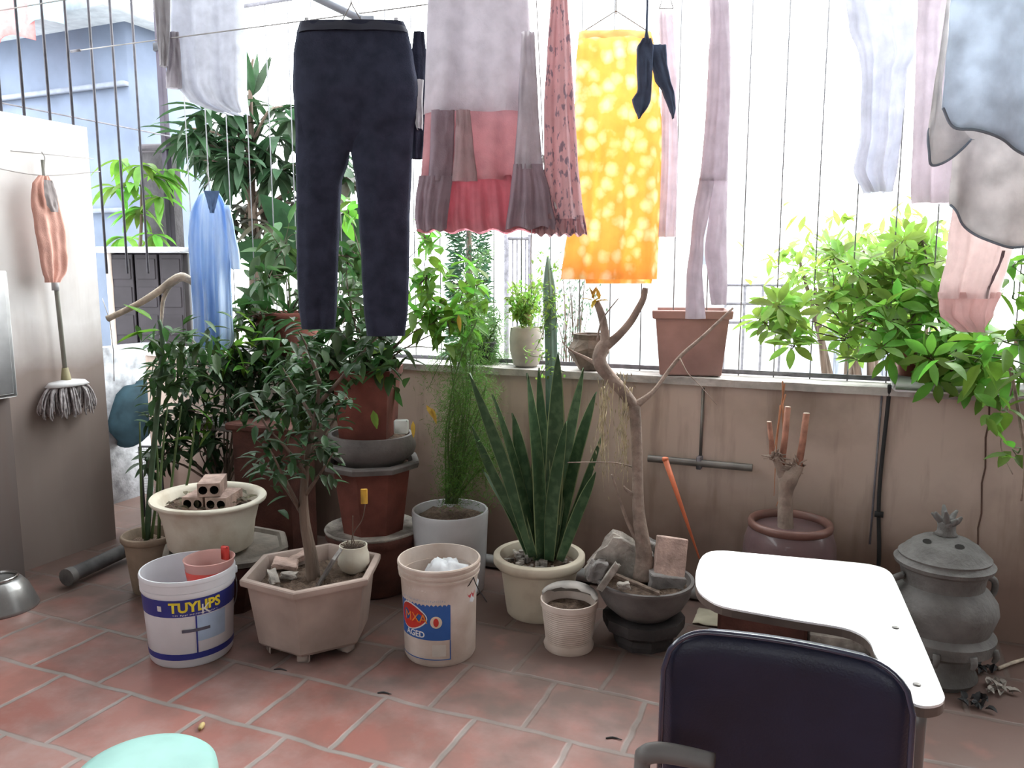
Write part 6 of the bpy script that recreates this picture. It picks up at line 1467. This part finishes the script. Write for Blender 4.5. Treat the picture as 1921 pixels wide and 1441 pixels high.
# blue basin hanging in the gap
gq = fwd(at(252, 765, y=3.30)); q_ = at(250, 775, g=gq); R = sz(56, q_)
t = thing('blue_basin', 'dark blue tilted plastic basin in the gap behind the left wall', 'basin', q_)
import mathutils
Mx = Matrix.Rotation(YAW, 3, 'Z')@Matrix.Rotation(radians(62), 3, 'X')@Matrix.Rotation(radians(-25), 3, 'Y')
mb = MB(); b_ = MB(); b_.lathe([(R*.05, R*.62), (R*.55, R*.60), (R*.85, R*.42), (R*1.05, .0), (R*1.18, -.005), (R*1.18, -.012), (R*1.02, -.012), (R*.8, R*.38), (R*.5, R*.54), (.01, R*.56)], (0, 0, 0), 36)
mb.add([q_+Mx@Vector((v[0], v[1], v[2])) for v in b_.v], b_.f); mb.build('basin_shell', mat('faded_blue_plastic', (.03, .062, .08), .7, .25, 8, spec=.15), t)
# mesh panel
gq = fwd(at(275, 900, y=3.08)); a = at(262, 838, g=gq); b = at(330, 985, g=gq)
t = thing('wire_mesh_panel', 'framed wire mesh panel standing in the gap behind the tall clay pot', 'mesh panel', (a.x, a.y, b.z))
mb = MB(); mb.tube([a, Vector((a.x, a.y, b.z))], .009, 8); mb.tube([a, a+_R*.11], .006, 6); mb.tube([a+_R*.11, Vector((a.x, a.y, b.z))+_R*.11], .006, 6); mb.build('frame', M_black, t)
mb = MB()
for i in range(9): q_ = a+_R*(.012*i+.01); mb.tube([q_, Vector((q_.x, q_.y, b.z))], .0012, 4)
nz_ = 30
for i in range(nz_): z = b.z+(a.z-b.z)*i/nz_; mb.tube([Vector((a.x, a.y, z)), Vector((a.x, a.y, z))+_R*.11], .0012, 4)
mb.build('mesh', M_wire, t)
# neighbour house left
M_house = mat('pale_blue_render', (.15, .18, .25), .9, .12, 2)
t = thing('neighbour_house', 'pale blue-grey neighbour house with an overhanging roof edge behind the left bars', 'house', (-9.5, 7.4, -.5))
q1 = at(-60, 60, y=7.0); q2 = at(235, 60, y=7.0); zt_ = at(100, 62, y=7.0).z
mb = MB(); mb.box(((q1.x-1+q2.x)/2, 7.6, (zt_-.5)/2), (abs(q2.x-q1.x)+1, 1.2, zt_+.5)); mb.build('wall', M_house, t)
mb = MB(); mb.box(((q1.x-1+q2.x)/2, 7.45, zt_+.06), (abs(q2.x-q1.x)+1.5, 1.9, .12)); mb.build('roof_slab', mat('roof_slab_concrete', (.30, .32, .36), .9, .1), t)
for z in (at(100, 175, y=7.0).z, at(100, 400, y=7).z):
    mb = MB(); mb.box(((q1.x-1+q2.x)/2, 6.96, z), (abs(q2.x-q1.x)+1, .08, .05)); mb.build('string_course', mat('string_course_concrete', (.2, .22, .28), .9, .1), t)
q1 = at(60, 20, y=7.6)
for (u, v, c, lab) in ((20, 40, (.75, .30, .30), 'red and white awning cloth hanging high at the upper left corner, beyond the bars'), (75, 10, (.45, .65, .72), 'pale turquoise awning cloth beyond the bars at the top left')):
    q_ = at(u, v, y=6.2); vs_ = []; n = 10
    for i in range(n+1):
        for j in range(5): vs_.append((q_.x-.35+.7*i/n, q_.y+.03*sin(i*1.3), q_.z+.35-.12*j-.1*abs(2*i/n-1)))
    mb = MB(); mb.add(vs_, [(i*5+j, (i+1)*5+j, (i+1)*5+j+1, i*5+j+1) for i in range(n) for j in range(4)])
    t = thing('awning_cloth', lab, 'awning', (q_.x, q_.y, q_.z-.3)); o = mb.build('canvas', cloth_mat('awning_%s' % ('red' if c[0] > .7 else 'turquoise'), c, .4), t); o.modifiers.new('s', 'SOLIDIFY').thickness = .01
    mb = MB(); mb.tube([(q_.x-.5, q_.y+.02, q_.z+.36), (q_.x+.5, q_.y+.02, q_.z+.36)], .012, 6); mb.build('awning_rod', M_bar, t)
# brick pillar outside with leaves
q_ = at(280, 270, y=4.1); t = thing('garden_pillar', 'dark weathered pillar beyond the grille at the left, half covered with leaves', 'pillar', (q_.x, q_.y, -.5))
w_ = sz(52, q_); mb = MB(); mb.box((q_.x, 4.1+w_/2, (q_.z-.5)/2), (w_, w_, q_.z+.5), rot=YAW*.5, bev=.02); mb.build('shaft', mat('weathered_pillar', (.06, .055, .06), .9, .25, 8, .5), t)
mb = MB(); mb.box((q_.x, 4.1+w_/2, q_.z-.03), (w_*1.12, w_*1.12, .06), rot=YAW*.5, bev=.015); mb.build('cap', mat('weathered_cap', (.08, .07, .08), .9), t)
gq = fwd(at(250, 330, y=3.75))
bs = Vector((at(265, 500, g=gq).x, at(265, 500, g=gq).y, -.5))
t = thing('bright_shrub', 'bright drooping-leaved shrub outside the grille at the left, in front of the dark pillar', 'shrub', bs)
tw = MB(); tw.tube([bs, at(262, 600, g=gq), at(265, 420, g=gq), at(265, 320, g=gq)], [.02, .015, .01, .005], 7, smooth=4); tw.build('trunk', M_bark, t)
mb = MB()
for (u0, v0) in ((225, 300), (265, 310), (215, 350), (250, 345), (300, 370), (285, 330), (268, 390), (235, 445), (290, 440), (310, 320), (255, 400)):
    c = at(u0, v0, g=gq+RND.uniform(-.1, .15))
    for k in range(7): 
        a_ = RND.random()*6.28; mb.leaf(c, (cos(a_), sin(a_)*.7, RND.uniform(-.9, .1)), _Z, RND.uniform(.15, .24), .055, .9, .2, 5)
mb.build('foliage', M_bright, t)
# big drooping tree (mango-like) outside, behind blue shirt and trousers
gq = fwd(at(450, 300, y=4.0)); bs = Vector((at(470, 600, g=gq).x, at(470, 600, g=gq).y, -.5))
t = thing('drooping_tree', 'tall tree with long drooping leaves outside, between the blue shirt and the black trousers', 'tree', bs)
tw = MB(); tw.tube([bs, at(480, 600, g=gq), at(475, 420, g=gq), at(470, 300, g=gq), at(470, 150, g=gq), at(475, 110, g=gq)], [.05, .04, .03, .02, .012, .006], 9, smooth=4)
tips = [(340, 240), (400, 230), (450, 260), (380, 300), (430, 330), (500, 280), (530, 200), (520, 330), (480, 380), (430, 420), (500, 440), (545, 380), (470, 190), (360, 270), (640, 340), (660, 430), (620, 300), (540, 260), (450, 300)]
for (u, v) in tips: tw.tube([at(474, v+70 if v < 400 else v-60, g=gq), at((474+u)/2, v+10, g=gq+RND.uniform(-.1, .1)), at(u, v, g=gq+RND.uniform(-.15, .15))], [.012, .008, .004], 6, smooth=3)
tw.build('trunk', M_bark, t)
mb = MB(); mb2 = MB()
for (u, v) in tips:
    for s in range(3):
        c = at(u+RND.gauss(0, 20), v+RND.gauss(0, 16), g=gq+RND.uniform(-.2, .25)); mm = mb2 if (v > 330 and RND.random() < .55) else mb
        for k in range(9):
            a_ = RND.random()*6.28; mm.leaf(c, (cos(a_), sin(a_)*.8, RND.uniform(-1.1, .35)), _Z, RND.uniform(.18, .32), RND.uniform(.045, .07), .8, .18, 5)
for k in range(10): mb.leaf(at(474, 180, g=gq), (RND.uniform(-.5, .5), RND.uniform(-.5, .5), 1), _F, .28, .05, .1, .2, 5)
mb.build('green_foliage', leafmat('leaf_mango_green', (.035, .085, .035), .3), t); mb2.build('brown_foliage', leafmat('leaf_mango_brown', (.06, .055, .035), .25), t)
# dark banana-like plant behind the trousers
gq = fwd(at(520, 440, y=3.75)); bs = Vector((at(560, 600, g=gq).x, at(560, 600, g=gq).y, -.5))
t = thing('broad_leaf_plant', 'plant with very large dark leaves outside, just left of the trousers', 'plant', bs)
mb = MB(); st = MB()
for (u, v, du, dv, L_) in ((540, 500, -.8, -.6, .34), (560, 520, -.1, -1, .4), (600, 480, .6, -.8, .3), (530, 540, -1, .1, .28), (640, 500, .3, -1, .4), (560, 450, -.5, -1, .32), (660, 560, .2, -.8, .3)):
    p = at(u, v, g=gq); st.tube([bs, bs.lerp(p, .7), p], [.015, .01, .006], 6, smooth=3); mb.leaf(p, _R*du-_Z*dv-_F*.2, -_F, L_, L_*.55, .7, .1, 8)
st.build('stem', M_stem, t); mb.build('foliage', leafmat('leaf_broad_dark', (.02, .06, .022), .3), t)
# conifer beyond the parapet
gq = 7.0; q_ = at(880, 500, g=gq); bs = Vector((q_.x, q_.y, -.5)); ztp_ = at(880, 425, g=gq).z+.5
t = thing('conifer', 'dark feathery conifer beyond the parapet, below the tiered dress', 'tree', bs)
mb = MB(); tw = MB(); tw.tube([bs, (bs.x, bs.y, ztp_)], [.08, .01], 8); tw.build('trunk', M_bark, t)
for i in range(5200):
    f = RND.random(); rr = sz(52, q_)*(1-f*.55)*sqrt(RND.random()); a_ = RND.random()*6.28; z = -.2+(ztp_+.2)*f
    mb.needle((bs.x+rr*cos(a_), bs.y+rr*sin(a_), z), (cos(a_), sin(a_), RND.uniform(-.6, .6)), RND.uniform(.05, .12), .010)
mb.build('foliage', M_conif, t)
# tiny-leaved climber hedge outside behind the yellow skirt
gq = 4.6; q_ = at(1060, 560, g=gq); bs = Vector((q_.x, q_.y, -.5))
t = thing('twiggy_shrub', 'sparse twiggy shrub beyond the grille under the yellow skirt', 'shrub', bs)
mb = MB(); tw = MB()
for i in range(26):
    e = at(1075+RND.gauss(0, 32), 560+RND.gauss(0, 42), g=gq+RND.uniform(-.2, .2)); tw.tube([bs, bs.lerp(e, .7)+rv(.08), e], [.006, .004, .0015], 5, smooth=4)
    for k in range(22): mb.leaf(bs.lerp(e, RND.uniform(.8, 1.05))+rv(.07), rv(), _Z, .035, .014, .2, .1, 2)
tw.build('twigs', M_bark, t); mb.build('foliage', M_grey, t)
# green hedge beyond the right bushes
gq = 5.0
t = thing('garden_hedge', 'pale green bushy tree beyond the grille at the right, blurred by the glare', 'tree', (at(1640, 600, g=gq).x, at(1640, 600, g=gq).y, -.5)); bs = Vector(t.location)
mb = MB(); tw = MB()
for (u, v) in ((1560, 500), (1620, 470), (1690, 470), (1740, 520), (1600, 560), (1680, 560), (1530, 540), (1740, 600), (1640, 520), (1500, 490)):
    c = at(u, v, g=gq+RND.uniform(-.3, .3)); tw.tube([bs, bs.lerp(c, .6)+rv(.1), c], [.04, .025, .008], 6, smooth=4)
    for k in range(60): mb.leaf(c+Vector((RND.gauss(0, .13), RND.gauss(0, .13), RND.gauss(0, .12))), rv(), _Z, RND.uniform(.08, .14), .045, .3, .15, 3)
tw.build('trunk', M_bark, t); mb.build('foliage', M_fresh, t)
# far iron gate, white far houses
gq = 6.2; a = at(948, 440, g=gq); b = at(1000, 560, g=gq)
t = thing('yard_gate', 'distant slim iron gate in the yard, seen beside the conifer', 'gate', (a.x, a.y, -.5))
mb = MB()
for u in (950, 995): q_ = at(u, 440, g=gq); mb.tube([(q_.x, q_.y, -.5), q_], .02, 6)
for z_ in (a.z-.03, b.z): p1 = at(950, 500, g=gq); p2 = at(995, 500, g=gq); mb.tube([(p1.x, p1.y, z_), (p2.x, p2.y, z_)], .015, 6)
mb.build('frame', M_bar, t)
for u in (962, 970, 978, 986):
    mb = MB(); q_ = at(u, 446, g=gq); mb.tube([(q_.x, q_.y, -.3), q_], .008, 5); mb.build('bar', M_bar, t)
M_far = mat('far_white_render', (.82, .85, .90), .9, .05, 2)
for (u0, u1, vt, gq, lab, c) in ((1545, 1700, 612, 8.0, 'low grey and white outbuilding beyond the grille at the right', (.50, .52, .58)), (1000, 1420, 330, 14.0, 'very bright white house facade far beyond the yellow skirt', None)):
    a = at(u0, vt, g=gq); b = at(u1, vt, g=gq); cc = (a+b)/2; t = thing('outbuilding' if c else 'distant_house', lab, 'building', (cc.x, cc.y, -.5)); wd = (b-a).length
    m_ = mat('outbuilding_grey', c, .9, .1, 3) if c else M_far
    mb = MB(); q_ = cc+_F*.5; mb.box((q_.x, q_.y, (a.z-.5)/2), (wd, 1.0, a.z+.5), rot=YAW); mb.build('wall', m_, t)
    mb = MB(); q_ = cc+_F*.42; mb.box((q_.x, q_.y, a.z+.04), (wd*1.06, 1.2, .10), rot=YAW); mb.build('roof_slab', M_far, t)
    for k in range(3):
        q_ = a.lerp(b, .2+.3*k)-_F*.02; mb = MB(); mb.box((q_.x, q_.y, a.z-.5*(.6 if c else 2)), (wd*.12, .05, .4 if c else 1.0), rot=YAW, bev=.01); mb.build('window', mat('far_window_%d%d' % (k, u0), (.35, .38, .45), .4), t)
gq = 5.6; a = at(1370, 530, g=gq); b = at(1440, 690, g=gq)
t = thing('yard_railing', 'distant wire railing beyond the grille, right of the square planter', 'railing', (a.x, a.y, -.5))
for z_ in (at(1400, 535, g=gq).z, at(1400, 570, g=gq).z, at(1400, 605, g=gq).z):
    mb = MB(); p1 = at(1360, 570, g=gq); p2 = at(1470, 570, g=gq); mb.tube([(p1.x, p1.y, z_), (p2.x, p2.y, z_)], .012, 6); mb.build('rail', M_bar, t)
for u in (1362, 1398, 1432, 1468):
    q_ = at(u, 532, g=gq); mb = MB(); mb.tube([(q_.x, q_.y, -.5), q_], .010, 6); mb.build('post', M_bar, t)
# roof bracket above the trousers
a = at(540, -30, g=2.95); b = at(690, 42, g=2.95)
t = thing('roof_bracket', 'pale slanting metal arm above the black trousers, top of the photo', 'bracket', b)
mb = MB(); mb.tube([a+(a-b)*1.5, b], .014, 8); mb.build('arm', M_out, t); mb = MB(); mb.box(b, (.05, .03, .04), rot=YAW, bev=.004); mb.build('end_block', M_out, t)
